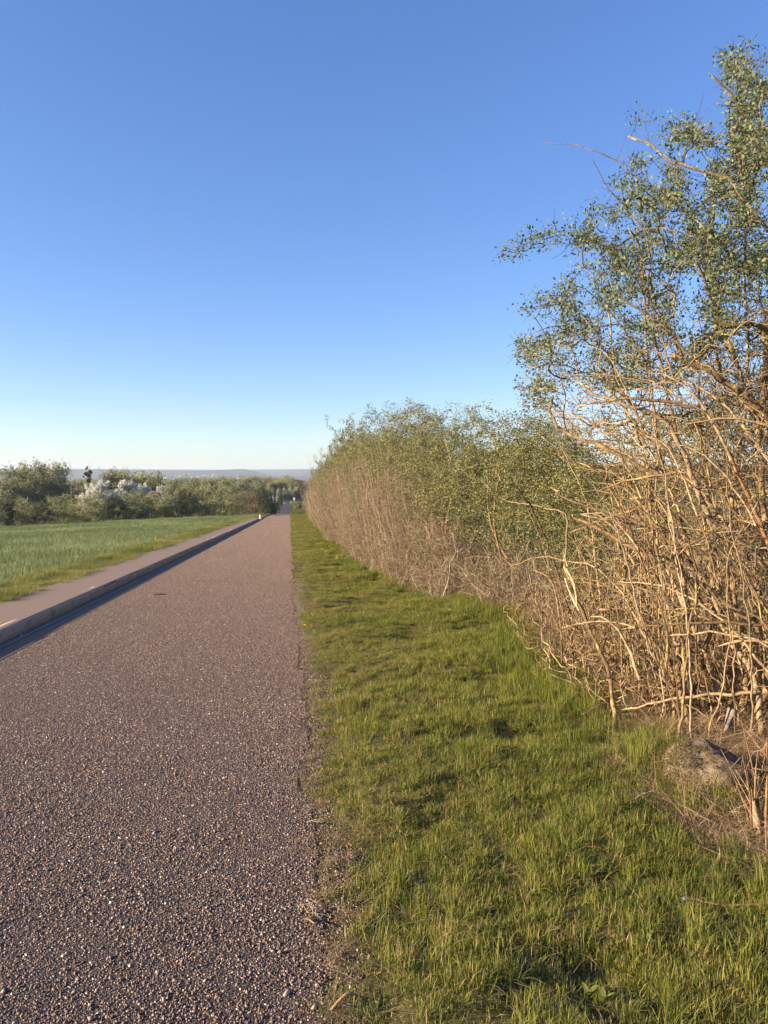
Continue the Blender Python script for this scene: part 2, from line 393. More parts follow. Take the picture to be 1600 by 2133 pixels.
# road: right edge uneven
def strip(name, fx0, fx1, ys, nx, dz, mat, crown=0.0):
    T = np.linspace(0, 1, nx); x0 = fx0(ys)[:, None]; x1 = fx1(ys)[:, None]
    X = x0 + (x1 - x0) * T[None, :]; Y = np.repeat(ys[:, None], nx, 1)
    Z = height(X, Y) + (dz(X, Y) if callable(dz) else dz)
    V = np.stack([X, Y, Z], -1).reshape(-1, 3); i = np.arange(nx - 1)[None, :] + np.arange(len(ys) - 1)[:, None] * nx
    F = np.stack([i, i + 1, i + 1 + nx, i + nx], -1).reshape(-1, 4)
    return tag(mobj(name, mesh_np(name, V, F, mat, True)), kind='structure')
K = lambda v: (lambda y: np.full(len(y), v))
ys_f = np.concatenate([np.arange(-12, 20, 0.12), np.arange(20, 160, 0.6), np.arange(160, 330, 3)])
strip('road', lambda y: -2.98 - 0.5 * sstep(83, 86, y), lambda y: edge_x(y) + 0.02, ys_f[ys_f < 152], 8, lambda X, Y: 0.02 + 0.0 * X, M_road)
strip('far_road', K(-3.9), K(0.35), np.arange(149, 330, 3.0), 6, 0.012, mat_fine('shade_toned_asphalt', (.05, .046, .045), (.075, .068, .062), 40))  # tree shade beyond the crest is put into this darker asphalt colour
strip('gutter', K(-3.47), K(-2.96), ys_n[ys_n < 85], 4, lambda X, Y: 0.017 + 0.01 * sstep(-3.1, -2.98, X), M_gutter)
strip('pavement', lambda y: -4.33 + 0.06 * (vnoise(y, y * 0 + 7, 0.9) - .5), lambda y: np.full(len(y), -3.395) , ys_n[ys_n < 86], 5, 0.160, M_pave)
strip('verge', lambda y: edge_x(y) - 0.5, K(4.6), np.concatenate([np.arange(-2, 24, .1), np.arange(24, 160, 1.0)]), 52, lambda X, Y: 0.014 + 0.014 * sstep(0.1, 0.5, X) + bump(X, Y), M_verge)
strip('weed_strip_soil', K(-5.3), K(-4.28), ys_n[ys_n < 150], 6, lambda X, Y: 0.13 + 0.04 * vnoise(X, Y, 2), M_strip)
strip('field', K(-75), K(-5.2), ys_n[ys_n < 200], 30, lambda X, Y: 0.08 + 0.0 * X, M_field)
strip('far_verge', K(-5.6), lambda y: -3.4 - 0.05 * sstep(83, 90, y), np.arange(85.0, 330, 3), 4, lambda X, Y: 0.02 + 0.09 * (1 - sstep(85, 110, Y)), M_verge)
strip('field_right', K(4.5), K(55), ys_n[ys_n < 330], 24, 0.03, M_field)

# kerb: a mortar bed and one object per kerb stone
SL = math.atan(0.042)
V, F = boxes([(-3.425, 39.0, 0.06, 0.13, 90, 0.16)])
V[:, 2] += height(V[:, 0] * 0, V[:, 1])
kerb = tag(mobj('kerb', mesh_np('kerb_bed', V, F, M_joint)), kind='structure')
def kerb_mesh(seed):
    r = np.random.default_rng(seed)
    prof = [(-0.075, -0.12), (0.085, -0.12), (0.078, 0.115), (0.066, 0.142), (0.045, 0.152), (-0.075, 0.156)]
    V = []; ny = 5; Lh = 0.489
    for k in range(ny):
        y = -Lh + 2 * Lh * k / (ny - 1)
        for (a, b) in prof: V.append((a + r.normal(0, 0.0016), y, b + r.normal(0, 0.0016)))
    n = len(prof); F = []
    for k in range(ny - 1):
        for i in range(n):
            j = (i + 1) % n; F.append((k * n + i, (k + 1) * n + i, (k + 1) * n + j, k * n + j))
    F += [(0, 1, 2, 5), (2, 3, 4, 5)]; b = (ny - 1) * n; F += [(b + 5, b + 2, b + 1, b), (b + 5, b + 4, b + 3, b + 2)]
    return mesh_np('kerb_stone', np.array(V), np.array(F), M_kerb)
kms = [kerb_mesh(s) for s in range(5)]
for k, y in enumerate(np.arange(-3.5, 84, 1.0)):
    o = mobj('kerb_stone', kms[k % 5], kerb, (-3.425 + rng.normal(0, 0.006), y, float(height(0, y)) + rng.normal(0, 0.002)))
    o.rotation_euler = (-SL, rng.normal(0, 0.008), rng.normal(0, 0.002))
# pale line of grit where gutter meets the kerb channel
strip('gutter_seam', lambda y: -3.235 + 0.02 * (vnoise(y, y * 0, .8) - .5), lambda y: -3.19 + 0.02 * (vnoise(y, y * 0 + 3, .8) - .5), ys_n[ys_n < 84], 2, 0.0245, mat_fine('gutter_grit', (0.16, 0.135, 0.115), (0.22, 0.19, 0.16)))

# ------------------------------------------------------------------ road chippings
def chip_patch(seed, n, size, half, lo=-.18, hi=.2):
    r = np.random.default_rng(seed)
    base = np.array([(1, 0, 0), (0, 1, 0), (-1, 0, 0), (0, -1, 0), (0, 0, 1), (0, 0, -1)], float)
    ft = np.array([(0, 1, 4), (1, 2, 4), (2, 3, 4), (3, 0, 4), (1, 0, 5), (2, 1, 5), (3, 2, 5), (0, 3, 5)])
    V = []; F = []; t = []
    for k in range(n):
        s = size * math.exp(r.normal(0, .32)) * (1.5 if r.random() < 0.03 else 1)
        v = base * np.array([1, r.uniform(0.6, 1), r.uniform(0.45, 0.9)]) * s * 0.5 + r.normal(0, 0.12 * s, (6, 3))
        q = np.array(Euler((r.normal(0, 0.5), r.normal(0, 0.5), r.uniform(0, 6.28))).to_matrix())
        v = v @ q.T + np.array([r.uniform(-half, half), r.uniform(-half, half), s * r.uniform(lo, hi)])
        F.append(ft + 6 * k); V.append(v); t += [np.clip(r.beta(2, 2.6), 0, 1) if r.random() > 0.05 else 1.0] * 6
    return mesh_np('chip_patch', np.concatenate(V), np.concatenate(F), M_chip, False, {'tint': t})
patches = [chip_patch(100 + s, 2050, 0.0077, 0.2) for s in range(5)] + [chip_patch(150 + s, 2250, 0.0071, 0.2, -.22, .13) for s in range(3)]
P = []
for y in np.arange(1.2, 150, 0.381):           # eight tiles abreast fill the lane from gutter to edge
    ex = float(edge_x(np.array([y]))[0]) + .02; w_ = (ex + 2.965) / 8
    for k in range(8):
        xx = -2.965 + w_ * (k + .5); P.append((xx, y, float(height(xx, y)) + 0.0205, float(k in (1, 2, 5)) * (vnoise(xx, y, .5, 1) > .3) + (vnoise(xx, y, .45, 3) > .72)))
loose = [chip_patch(230 + s, 70, 0.0085, 0.14) for s in range(5)]
P = [p + (0,) for p in P]
for y in np.arange(1.2, 16, .11):
    for k in range(4):
        yy = y + rng.uniform(-.1, .1); xx = float(edge_x(np.array([yy]))[0]) + abs(rng.normal(.02, .09)); P.append((xx, yy, float(height(xx, yy)) + .017 + .014 * float(sstep(.1, .5, xx)) + float(bump(xx, yy)), False, 1))
P = np.array(P, float); n = len(P)
th = rng.integers(0, 4, n) * math.pi / 2
o = scatter('road_chippings', P[:, :3], np.stack([-SL * np.cos(th), SL * np.sin(th), th], 1), np.full((n, 3), .953), np.where(P[:, 4] > 0, 8 + rng.integers(0, 5, n), np.where((P[:, 3] > 0) & (rng.random(n) < .8), 5 + rng.integers(0, 3, n), rng.integers(0, 5, n))), rng.random(n), patches + loose)
tag(o, 'coarse reddish brown stone chippings bedded in the lane surface', 'gravel', kind='stuff')

# ------------------------------------------------------------------ grass
def tuft(seed, nb, rad, hmin, hmax, wid, lean, mat, segs=3, droop=0.5, name='tuft'):
    r = np.random.default_rng(seed); V = []; F = []; t = []
    for k in range(nb):
        a = r.uniform(0, 6.283); rr = rad * math.sqrt(r.random()); b = np.array([rr * math.cos(a), rr * math.sin(a), -0.004])
        h = r.uniform(hmin, hmax); la = r.uniform(0, 6.283); d = np.array([math.cos(la), math.sin(la), 0]); s = np.array([-d[1], d[0], 0]) if r.random() < .5 else unit(r.normal(0, 1, 3) * np.array([1, 1, 0.1]))
        l = abs(r.normal(0, lean)); ti = r.random(); i0 = len(V)
        for q in range(segs + 1):
            u = q / segs; c = b + d * h * (l * u + droop * l * u * u) + np.array([0, 0, h * (u - 0.35 * l * u * u)])
            ww = wid * (1 - u ** 1.6) * 0.5 * r.uniform(.9, 1.1)
            if q < segs: V += [c - s * ww, c + s * ww]; t += [ti, ti]
            else: V.append(c); t.append(ti)
        for q in range(segs - 1):
            j = i0 + 2 * q; F += [(j, j + 1, j + 3), (j, j + 3, j + 2)]
        j = i0 + 2 * (segs - 1); F.append((j, j + 1, j + 2))
    return mesh_np(name, np.array(V), np.array(F), mat, False, {'tint': t})
def turf(seed, nb, ncl, hlo, hhi, dead, wid, sig, flat=.55, half=0.135):
    """a quarter-metre square of turf: blades gathered in uneven clumps, some of them dead and lying"""
    r = np.random.default_rng(seed); cl = r.uniform(-half, half, (ncl, 2)); ch = r.uniform(hlo, hhi, ncl) * r.choice([.6, 1, 1, 1.35], ncl); ct = np.clip(r.normal(.38, .2, ncl), 0, .8); V = []; F = []; t = []
    for k in range(nb):
        c = r.integers(0, ncl); p = cl[c] + r.normal(0, sig, 2); h = ch[c] * r.uniform(.5, 1.15); isd = r.random() < dead
        la = r.uniform(0, 6.283); d = np.array([math.cos(la), math.sin(la), 0]); sd_ = unit(np.array([-d[1], d[0], 0]) + r.normal(0, .5, 3) * np.array([1, 1, .15]))
        out = (p - cl[c]) / (sig * 2.5); l = abs(r.normal(0, flat)) + (1.2 if isd and r.random() < .6 else 0); d = unit(d + np.array([out[0], out[1], 0]) * .9)
        ti = min(1, .86 + r.random() * .2) if isd else np.clip(ct[c] + r.normal(0, .13), 0, .82); i0 = len(V); b0 = np.array([p[0], p[1], -.006]); ww = wid * r.uniform(.6, 1.3)
        for q in range(3):
            u = (0, .55, 1)[q]; c3 = b0 + d * h * (l * u * .55 + .5 * l * u * u) + np.array([0, 0, h * max(.12 * u, u - .36 * l * u * u)])
            if q < 2: hw = ww * .5 * (1, .78)[q]; V += [c3 - sd_ * hw, c3 + sd_ * hw]; t += [ti, ti]
            else: V.append(c3); t.append(ti)
        F += [(i0, i0 + 1, i0 + 3), (i0, i0 + 3, i0 + 2), (i0 + 2, i0 + 3, i0 + 4)]
    return mesh_np('turf', np.array(V), np.array(F), M_grass, False, {'tint': t})
TURF = [turf(300 + i, 420, 14, .012, .035, .45, .0026, .020, .9) for i in range(5)]          # worn
TURF += [turf(310 + i, 780, 20, .018, .048, .30, .0027, .022, .75) for i in range(7)]         # mown
TURF += [turf(320 + i, 740, 16, .032, .080, .20, .0030, .024, .6) for i in range(7)]          # fuller
TURF += [turf(330 + i, 640, 12, .06, .15, .14, .0034, .030, .42) for i in range(6)]           # uncut by the hedge
def sample(x0, x1, y0, y1, n):
    return rng.uniform(x0, x1, n), rng.uniform(y0, y1, n)
def hedge_face(y):
    return np.interp(y, [0, 3.6, 5, 7, 9, 11.4, 13.6, 18, 28, 43, 75, 100], [2.3, 2.35, 2.3, 2.45, 2.9, 2.85, 2.45, 2.15, 2.1, 2.15, 2.4, 2.5])
pts = []
for (y0, y1, sc) in ((1.2, 4.5, .62), (4.5, 12, .82), (12, 30, 1.3), (30, 70, 2.0), (70, 156, 3.2)):
    st_ = .235 * sc
    gx, gy = np.meshgrid(np.arange(-.1, 3.5, st_), np.arange(y0, y1, st_)); x = gx.ravel() + rng.uniform(-.2, .2, gx.size) * st_; y = gy.ravel() + rng.uniform(-.2, .2, gx.size) * st_
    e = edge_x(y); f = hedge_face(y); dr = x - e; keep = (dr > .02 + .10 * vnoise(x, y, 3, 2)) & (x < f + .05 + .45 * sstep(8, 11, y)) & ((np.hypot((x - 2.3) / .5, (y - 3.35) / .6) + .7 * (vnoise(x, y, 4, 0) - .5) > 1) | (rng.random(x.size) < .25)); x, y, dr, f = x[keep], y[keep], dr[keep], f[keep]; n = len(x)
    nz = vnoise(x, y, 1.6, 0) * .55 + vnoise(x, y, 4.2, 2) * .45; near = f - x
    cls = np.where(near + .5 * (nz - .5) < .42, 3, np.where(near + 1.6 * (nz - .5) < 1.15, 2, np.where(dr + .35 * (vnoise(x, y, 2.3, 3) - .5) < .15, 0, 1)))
    cls = np.where((cls == 1) & (nz > .60), 2, cls); cls = np.where((cls == 1) & (vnoise(x, y, 1.9, 1) > .97), 0, cls)
    base = np.array([0, 5, 12, 19])[cls]; num = np.array([5, 7, 7, 6])[cls]; idx = base + (rng.random(n) * num).astype(int)
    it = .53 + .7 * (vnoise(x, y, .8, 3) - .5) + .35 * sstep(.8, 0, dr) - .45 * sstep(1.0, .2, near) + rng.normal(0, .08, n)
    pts.append(np.stack([x, y, height(x, y) + .03 * sstep(.1, .5, x) + .002 + bump(x, y), idx, np.full(n, max(sc, .95)), np.full(n, max(sc, 1) ** .45), np.clip(it, 0, 1)], 1))
P = np.concatenate(pts); n = len(P)
th = rng.uniform(0, 6.28, n)
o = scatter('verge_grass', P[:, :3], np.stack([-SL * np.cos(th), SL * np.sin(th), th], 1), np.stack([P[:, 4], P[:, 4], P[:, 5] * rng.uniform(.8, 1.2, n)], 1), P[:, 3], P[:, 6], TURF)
tag(o, 'rough mown grass verge between the lane and the hedge', 'grass', kind='stuff')

# wheat field
wt = [tuft(400 + s, 26, 0.16, 0.10, 0.24, 0.009, 0.45, M_wheat, 3, name='wheat_clump') for s in range(6)]
def tree_edge_y(x):                            # field ends where the tree belt begins
    return np.interp(x, [-80, -33, -26, -12, -6.3], [66, 84, 99, 113, 141])
pts = []
for (y0, y1, dens, sc) in ((9, 30, 60, 1.0), (30, 60, 30, 1.35), (60, 142, 13, 1.9)):
    n = int(dens * 64 * (y1 - y0)); x, y = sample(-70, -5.0, y0, y1, n)
    keep = (x > -0.47 * y - 2) & (y < tree_edge_y(x) - 4) & (x < -5.05 - 0.35 * vnoise(y, y * 0, 0.4))
    # drill rows run along the road
    keep &= rng.random(n) < 0.25 + 0.9 * (np.abs((((x + .25 * vnoise(x, y, .1, 1)) / 0.62) % 1) - 0.5) < 0.3)
    x, y = x[keep], y[keep]; n = len(x)
    nz = vnoise(x, y, 0.35, 0) * .5 + vnoise(x, y, 1.5, 1) * .5
    pts.append(np.stack([x, y, height(x, y) + 0.07, np.full(n, sc), 0.5 + 0.9 * nz + rng.exponential(.12, n), np.clip(0.42 + (vnoise(x, y, .25, 2) - .5) * 0.7 + rng.normal(0, .25, n), 0, 1)], 1))
P = np.concatenate(pts); n = len(P)
o = scatter('wheat', P[:, :3], np.stack([rng.normal(0, .1, n), rng.normal(0, .1, n), rng.uniform(0, 6.28, n)], 1), np.stack([P[:, 3], P[:, 3], P[:, 4] * P[:, 3] ** .3], 1), rng.integers(0, 6, n), P[:, 5], wt)
tag(o, 'low green young wheat crop across the field left of the pavement', 'crop', kind='stuff')

# weedy strip beside the pavement
wd = [tuft(430 + s, 24, 0.09, 0.05, 0.20, 0.006, 0.6, M_weed, 3, name='weed_tuft') for s in range(6)]
pts = []
for (y0, y1, dens, sc) in ((5, 22, 150, 1.0), (22, 50, 80, 1.3), (50, 150, 35, 1.8)):
    n = int(dens * 1.7 * (y1 - y0)); x, y = sample(-5.3, -4.2, y0, y1, n)
    lim = -4.36 + 0.12 * vnoise(y, y * 0, 1.4, 1) + 0.10 * vnoise(y, y * 0, 5, 2)
    keep = (x < lim); x, y = x[keep], y[keep]; n = len(x)
    nz = vnoise(x, y, 0.8, 3) * .6 + vnoise(x, y, 3, 1) * .4
    hgt = (0.25 + 1.9 * np.clip(nz - 0.38, 0, 1)) + 0.6 * sstep(-4.8, -5.5, x)
    pts.append(np.stack([x, y, height(x, y) + 0.13, np.full(n, sc), hgt, np.clip(0.45 + (vnoise(x, y, .5, 2) - .5) * 0.9 + rng.normal(0, .15, n), 0, 1)], 1))
P = np.concatenate(pts); n = len(P)
o = scatter('weed_strip', P[:, :3], np.stack([rng.normal(0, .15, n), rng.normal(0, .15, n), rng.uniform(0, 6.28, n)], 1), np.stack([P[:, 3], P[:, 3], P[:, 4]], 1), rng.integers(0, 6, n), P[:, 5], wd)
tag(o, 'straggling weeds and yellowing grass between pavement and wheat', 'weeds', kind='stuff')
# grassy headland along the tree belt and the far verges
pts = []
n = 9000; x = rng.uniform(-70, -5, n); y = tree_edge_y(x) - rng.uniform(-1, 4.5, n); k = x > -0.47 * y - 2; x, y = x[k], y[k]
pts.append(np.stack([x, y, height(x, y) + 0.07], 1))
n = 5000; x = rng.uniform(-8, -3.7, n); y = rng.uniform(86, 330, n); pts.append(np.stack([x, y, height(x, y) + 0.05], 1))
n = 5000; x = rng.uniform(0.2, 6, n); y = rng.uniform(150, 330, n); pts.append(np.stack([x, y, height(x, y) + 0.0], 1))
P = np.concatenate(pts); n = len(P)
o = scatter('headland_grass', P, np.stack([np.zeros(n), np.zeros(n), rng.uniform(0, 6.28, n)], 1), np.stack([np.full(n, 3.2), np.full(n, 3.2), rng.uniform(.6, 1.6, n)], 1), rng.integers(0, 6, n), np.clip(rng.normal(.5, .15, n), 0, 1), wd)
tag(o, 'pale green grass strip at the far edge of the wheat', 'grass', kind='stuff')
# right-hand field crop seen through the hedge gap
n = 16000; x = rng.uniform(5, 55, n); y = rng.uniform(6, 120, n); 
P = np.stack([x, y, height(x, y) + 0.03], 1)
o = scatter('field_crop', P, np.stack([np.zeros(n), np.zeros(n), rng.uniform(0, 6.28, n)], 1), np.stack([np.full(n, 2.4), np.full(n, 2.4), rng.uniform(.8, 1.3, n)], 1), rng.integers(0, 6, n), rng.random(n) * .5, wt)
tag(o, 'dark green crop in the field glimpsed behind the hedge', 'crop', kind='stuff')

# ================================================================== NEAR HAWTHORN (right foreground)
BC = np.array([3.45, 6.0]); BR = 1.62
def inpoly(x, y, poly):
    c = np.zeros(len(x), bool); n = len(poly); j = n - 1
    for i in range(n):
        xi, yi = poly[i]; xj, yj = poly[j]
        c ^= ((yi > y) != (yj > y)) & (x < (xj - xi) * (y - yi) / ((yj - yi) + 1e-9) + xi); j = i
    return c
def in_bush(px, py, t=None, cen=BC, rad=BR):
    """a point inside the bush (a vertical cylinder standing on the verge) seen at this pixel; t 0 = front, 1 = back"""
    d = ray(px, py); dd = d[:2] / np.linalg.norm(d[:2]); s = dd @ cen; q2 = cen @ cen - s * s
    hl = math.sqrt(max(rad * rad - q2, 0.04)); u = rng.random() if t is None else t
    k = (s - hl + 2 * hl * u) / np.linalg.norm(d[:2]); return EYE + d * k
def poly_points(poly, n, tlo=0.0, thi=1.0, cen=BC, rad=BR, thin=0.0):
    xs_ = [p[0] for p in poly]; ys_ = [p[1] for p in poly]; out = []
    while len(out) < n:
        a = rng.uniform(min(xs_), max(xs_), 400); b = rng.uniform(min(ys_), max(ys_), 400); k = inpoly(a, b, poly)
        if thin: k &= rng.random(400) < np.clip((vnoise(a, b, .022, 1) * .6 + vnoise(a, b, .05, 2) * .4 - thin) * 5, 0.04, 1)
        out += [in_bush(u, v, rng.uniform(tlo, thi), cen, rad) for u, v in zip(a[k], b[k])]
    return np.array(out[:n])
def densify(p, step=0.08, wob=0.006):
    p = np.asarray(p, float); out = [p[0]]
    # Catmull-Rom through the points
    q = np.vstack([2 * p[0] - p[1], p, 2 * p[-1] - p[-2]])
    for i in range(1, len(q) - 2):
        m = max(2, int(np.linalg.norm(q[i + 1] - q[i]) / step))
        for s in range(1, m + 1):
            t = s / m; a, b, c, d = q[i - 1], q[i], q[i + 1], q[i + 2]
            out.append(0.5 * (2 * b + (c - a) * t + (2 * a - 5 * b + 4 * c - d) * t * t + (3 * b - a - 3 * c + d) * t ** 3) + rng.normal(0, wob, 3))
    return np.array(out)
haw = empty('hawthorn_shrub', (3.2, 5.7, float(height(3.2, 5.7))))
tag(haw, 'tall lichened hawthorn with broken limbs filling the right foreground', 'shrub')
HL = np.array(haw.location)
def part(name, V, F, mat, parent, attrs, loc, smooth=True, kind=None):
    o = mobj(name, mesh_np(name, V - loc, F, mat, smooth, attrs), parent)
    if kind: o['kind'] = kind
    return o
nodes = []; nl = []
def add_limb(path, r0, r1, name='limb', mat=None, broken=None, L0=1.0, sides=7, wob=0.006, label=None, parent=haw, bark=None):
    p = densify(path, 0.07, wob); k = len(p); t = np.linspace(0, 1, k)
    r = r0 + (r1 - r0) * t; r *= 1 + 0.10 * np.sin(t * 23 + rng.uniform(0, 6)) * rng.random() + rng.normal(0, 0.03, k)
    if not broken: r[-1] *= 0.4
    V, F, ti = tubes([(p, r)], sides); o = part(name, V, F, mat or M_bark, parent, {'tint': ti * 0 + (rng.uniform(.0, .85) if name == 'branch' else rng.uniform(.15, .6))}, HL)
    if label: o['label'] = label
    if broken:                                  # splintered end: several tapering slivers
        d = unit(p[-1] - p[-4]); ch = []
        e = p[-1]
        for s in range(6):
            off = rng.normal(0, r1 * 0.45, 3); l = rng.uniform(0.3, 1.0) * broken
            a = e - d * 0.05 + off * 0.5; b = e + d * l + off * 1.2
            ch.append((np.array([a, a + (b - a) * .5, b]), np.array([r1 * .55, r1 * .42, r1 * .06])))
        V, F, ti = tubes(ch, 4); part('splintered_end', V, F, M_wood if rng.random() < .75 else M_redwood, o, {'tint': ti}, HL, False)
    nodes.append(p); nl.append(L0 + np.arange(k) * 0.07)
    return o
# stems from the ground
def gz(x, y): return float(height(x, y))
stems = [((1452, 1535), [(1445, 1400), (1420, 1250), (1395, 1080), (1390, 900), (1350, 700), (1335, 560)], .034),
         ((1470, 1540), [(1462, 1420), (1470, 1250), (1450, 1040), (1425, 940), (1380, 800), (1350, 650)], .042),
         ((1560, 1530), [(1592, 1300), (1585, 1075), (1565, 890), (1545, 760), (1500, 590), (1470, 430)], .050),
         ((1520, 1520), [(1480, 1380), (1400, 1230), (1370, 1100), (1330, 960), (1280, 800), (1260, 640)], .034),
         ((1540, 1510), [(1530, 1380), (1515, 1200), (1530, 1000), (1560, 800), (1570, 600), (1560, 420), (1530, 230)], .036),
         ((1400, 1530), [(1390, 1440), (1350, 1330), (1320, 1220), (1260, 1110), (1210, 1010)], .022),
         ((1590, 1560), [(1575, 1450), (1545, 1350), (1500, 1250), (1440, 1150), (1385, 1040), (1320, 900), (1240, 760)], .034),
         ((1500, 1530), [(1502, 1420), (1512, 1300), (1490, 1120), (1470, 960), (1480, 760), (1505, 560), (1550, 380)], .030),
         ((1425, 1540), [(1430, 1460), (1408, 1360), (1380, 1180), (1372, 1040), (1380, 880), (1392, 760)], .020),
         ((1580, 1500), [(1640, 1250), (1650, 1000), (1620, 700), (1610, 450), (1600, 200)], .045),
         ((1340, 1520), [(1325, 1420), (1300, 1330), (1262, 1250)], .014),
         ((1375, 1530), [(1360, 1450), (1365, 1340), (1350, 1180), (1332, 1045)], .016),
         ((1610, 1500), [(1590, 1380), (1570, 1260), (1540, 1130), (1505, 1000), (1500, 920)], .022)]
for (b, path, r) in stems:
    g = ground_at(*b); tt = rng.uniform(0.25, 0.75); pp = [g - np.array([0, 0, .08])]
    base_d = g[1]
    for i, (u, v) in enumerate(path):
        q = in_bush(u, v, tt); f = min(1, (i + 1) / 3.0)
        d = ray(u, v); Y = base_d * (1 - f) + q[1] * f; pp.append(EYE + d * (Y / d[1]))
    pp = [pp[0]] + [p_ + rng.normal(0, .05, 3) for p_ in pp[1:]]
    add_limb(pp, r * .6, r * 0.22, 'stem', M_bark, None, 0.2, 8, .005)
# limbs traced where the eye can follow them: (pixels from the thick end to the tip, radii, broken length)
LIMBS = [
 ([(1620, 900), (1600, 872), (1560, 830), (1500, 785), (1440, 760), (1405, 742)], .034, .024, .06, .15, 'bark'),
 ([(1400, 1000), (1340, 975), (1290, 945), (1240, 922), (1190, 903), (1162, 887), (1144, 860), (1148, 832)], .024, .011, .03, .12, 'bark'),
 ([(1180, 898), (1172, 860), (1178, 820), (1165, 780)], .011, .005, 0, .12, 'bark'),
 ([(1480, 1090), (1455, 1030), (1425, 945), (1390, 885), (1335, 852), (1262, 828), (1214, 806)], .028, .012, .10, .10, 'grey'),
 ([(1600, 1325), (1555, 1285), (1480, 1230), (1400, 1182), (1320, 1142), (1262, 1112), (1208, 1082)], .026, .013, .10, .06, 'bark'),
 ([(1500, 1160), (1420, 1110), (1330, 1085), (1250, 1062), (1190, 1045), (1148, 1014)], .016, .006, .03, .10, 'grey'),
 ([(1420, 1120), (1350, 1100), (1290, 1085), (1225, 1075)], .014, .007, .05, .2, 'bark'),
 ([(1590, 1180), (1540, 1120), (1480, 1080), (1420, 1050), (1375, 1040)], .018, .010, .05, .08, 'grey'),
 ([(1560, 1100), (1490, 1020), (1420, 960), (1330, 930), (1245, 920)], .016, .006, .04, .2, 'bark'),
 ([(1440, 960), (1380, 930), (1320, 880), (1280, 780), (1270, 750)], .012, .008, .02, .15, 'bark'),
 ([(1600, 1275), (1540, 1190), (1480, 1130), (1420, 1080), (1376, 1040)], .014, .008, .04, .05, 'bark'),
 ([(1600, 1130), (1550, 1010), (1525, 950), (1508, 925)], .018, .011, .05, .05, 'red'),
 ([(1390, 1010), (1330, 990), (1270, 985), (1200, 970), (1155, 935), (1135, 905)], .012, .004, 0, .2, 'grey'),
 ([(1500, 1300), (1440, 1220), (1400, 1150), (1370, 1105), (1335, 1085)], .016, .010, .09, .03, 'bark'),
 # upper limbs
 ([(1420, 740), (1405, 700), (1366, 655), (1350, 610), (1336, 560), (1328, 505), (1312, 481)], .019, .010, .02, .25, 'grey'),
 ([(1385, 670), (1368, 640), (1357, 590), (1352, 530), (1338, 468)], .012, .005, 0, .25, 'grey'),
 ([(1620, 520), (1560, 430), (1512, 372), (1460, 358), (1400, 336), (1352, 305), (1312, 282)], .020, .008, .03, .2, 'grey'),
 ([(1600, 330), (1560, 260), (1536, 216), (1502, 182), (1476, 153)], .016, .008, .02, .3, 'grey'),
 ([(1440, 460), (1390, 400), (1330, 372), (1300, 346), (1262, 325), (1206, 305), (1126, 295)], .009, .003, 0, .3, 'grey'),
 ([(1400, 600), (1340, 560), (1285, 527), (1244, 505), (1195, 486), (1150, 488), (1096, 508), (1046, 542)], .010, .003, 0, .35, 'grey'),
 ([(1340, 480), (1290, 420), (1262, 385), (1245, 350), (1228, 330)], .008, .003, 0, .4, 'grey'),
 ([(1492, 690), (1492, 650), (1478, 595), (1452, 545)], .016, .011, .02, .15, 'grey'),
 ([(1640, 690), (1600, 682), (1560, 675), (1495, 682)], .026, .018, .03, .12, 'bark'),
 ([(1430, 735), (1400, 700), (1365, 668), (1338, 645), (1304, 630)], .014, .007, .04, .08, 'grey'),
 ([(1500, 780), (1488, 730), (1478, 690)], .018, .014, .02, .2, 'bark'),
 ([(1320, 800), (1250, 720), (1190, 690), (1140, 680), (1100, 700)], .012, .003, 0, .5, 'bark'),
 ([(1340, 860), (1270, 800), (1200, 770), (1140, 760), (1090, 780)], .012, .003, 0, .6, 'bark'),
 ([(1350, 760), (1280, 660), (1220, 600), (1170, 580)], .012, .003, 0, .5, 'bark'),
 ([(1600, 640), (1590, 820), (1575, 930)], .028, .030, 0, .3, 'bark'),
]
for (pp, r0, r1, br, t, mk) in LIMBS:
    path = [in_bush(u, v, t + 0.10 * (1 - i / len(pp))) for i, (u, v) in enumerate(pp)]
    add_limb(path, r0 * .82, r1 * .85, 'broken_branch' if br else 'limb', {'bark': M_bark, 'grey': M_bark_grey, 'red': M_redwood}[mk], br or None, 1.6, 7, 0.009)
for k_ in range(95):                           # the arching tangle thrown out towards the road
    u0 = rng.uniform(1300, 1690); v0 = rng.uniform(800, 1530); du = -rng.uniform(50, 330); dv = -rng.uniform(-50, 250)
    u1 = max(u0 + du, float(np.interp(v0 + dv, [600, 800, 900, 1000, 1100, 1200, 1300, 1400, 1500], [1250, 1150, 1150, 1175, 1190, 1130, 1130, 1200, 1290])) + rng.uniform(0, 40)); t_ = rng.uniform(0, .6) ** 1.4
    q_ = [in_bush(u, v, t_) for u, v in ((u0, v0), (u0 + (u1 - u0) * .3, v0 + dv * .5 - 12), (u0 + (u1 - u0) * .65, v0 + dv * .85 - 14), (u1, v0 + dv))]
    for p_ in q_: p_[2] = max(p_[2], gz(p_[0], p_[1]) + .03)
    r_ = rng.choice([.005, .006, .008, .010, .013]) * rng.uniform(.85, 1.15); add_limb(q_, r_, r_ * .45, 'branch', M_bark, rng.uniform(.01, .05) if rng.random() < .35 else None, 1.2, 5, .005)
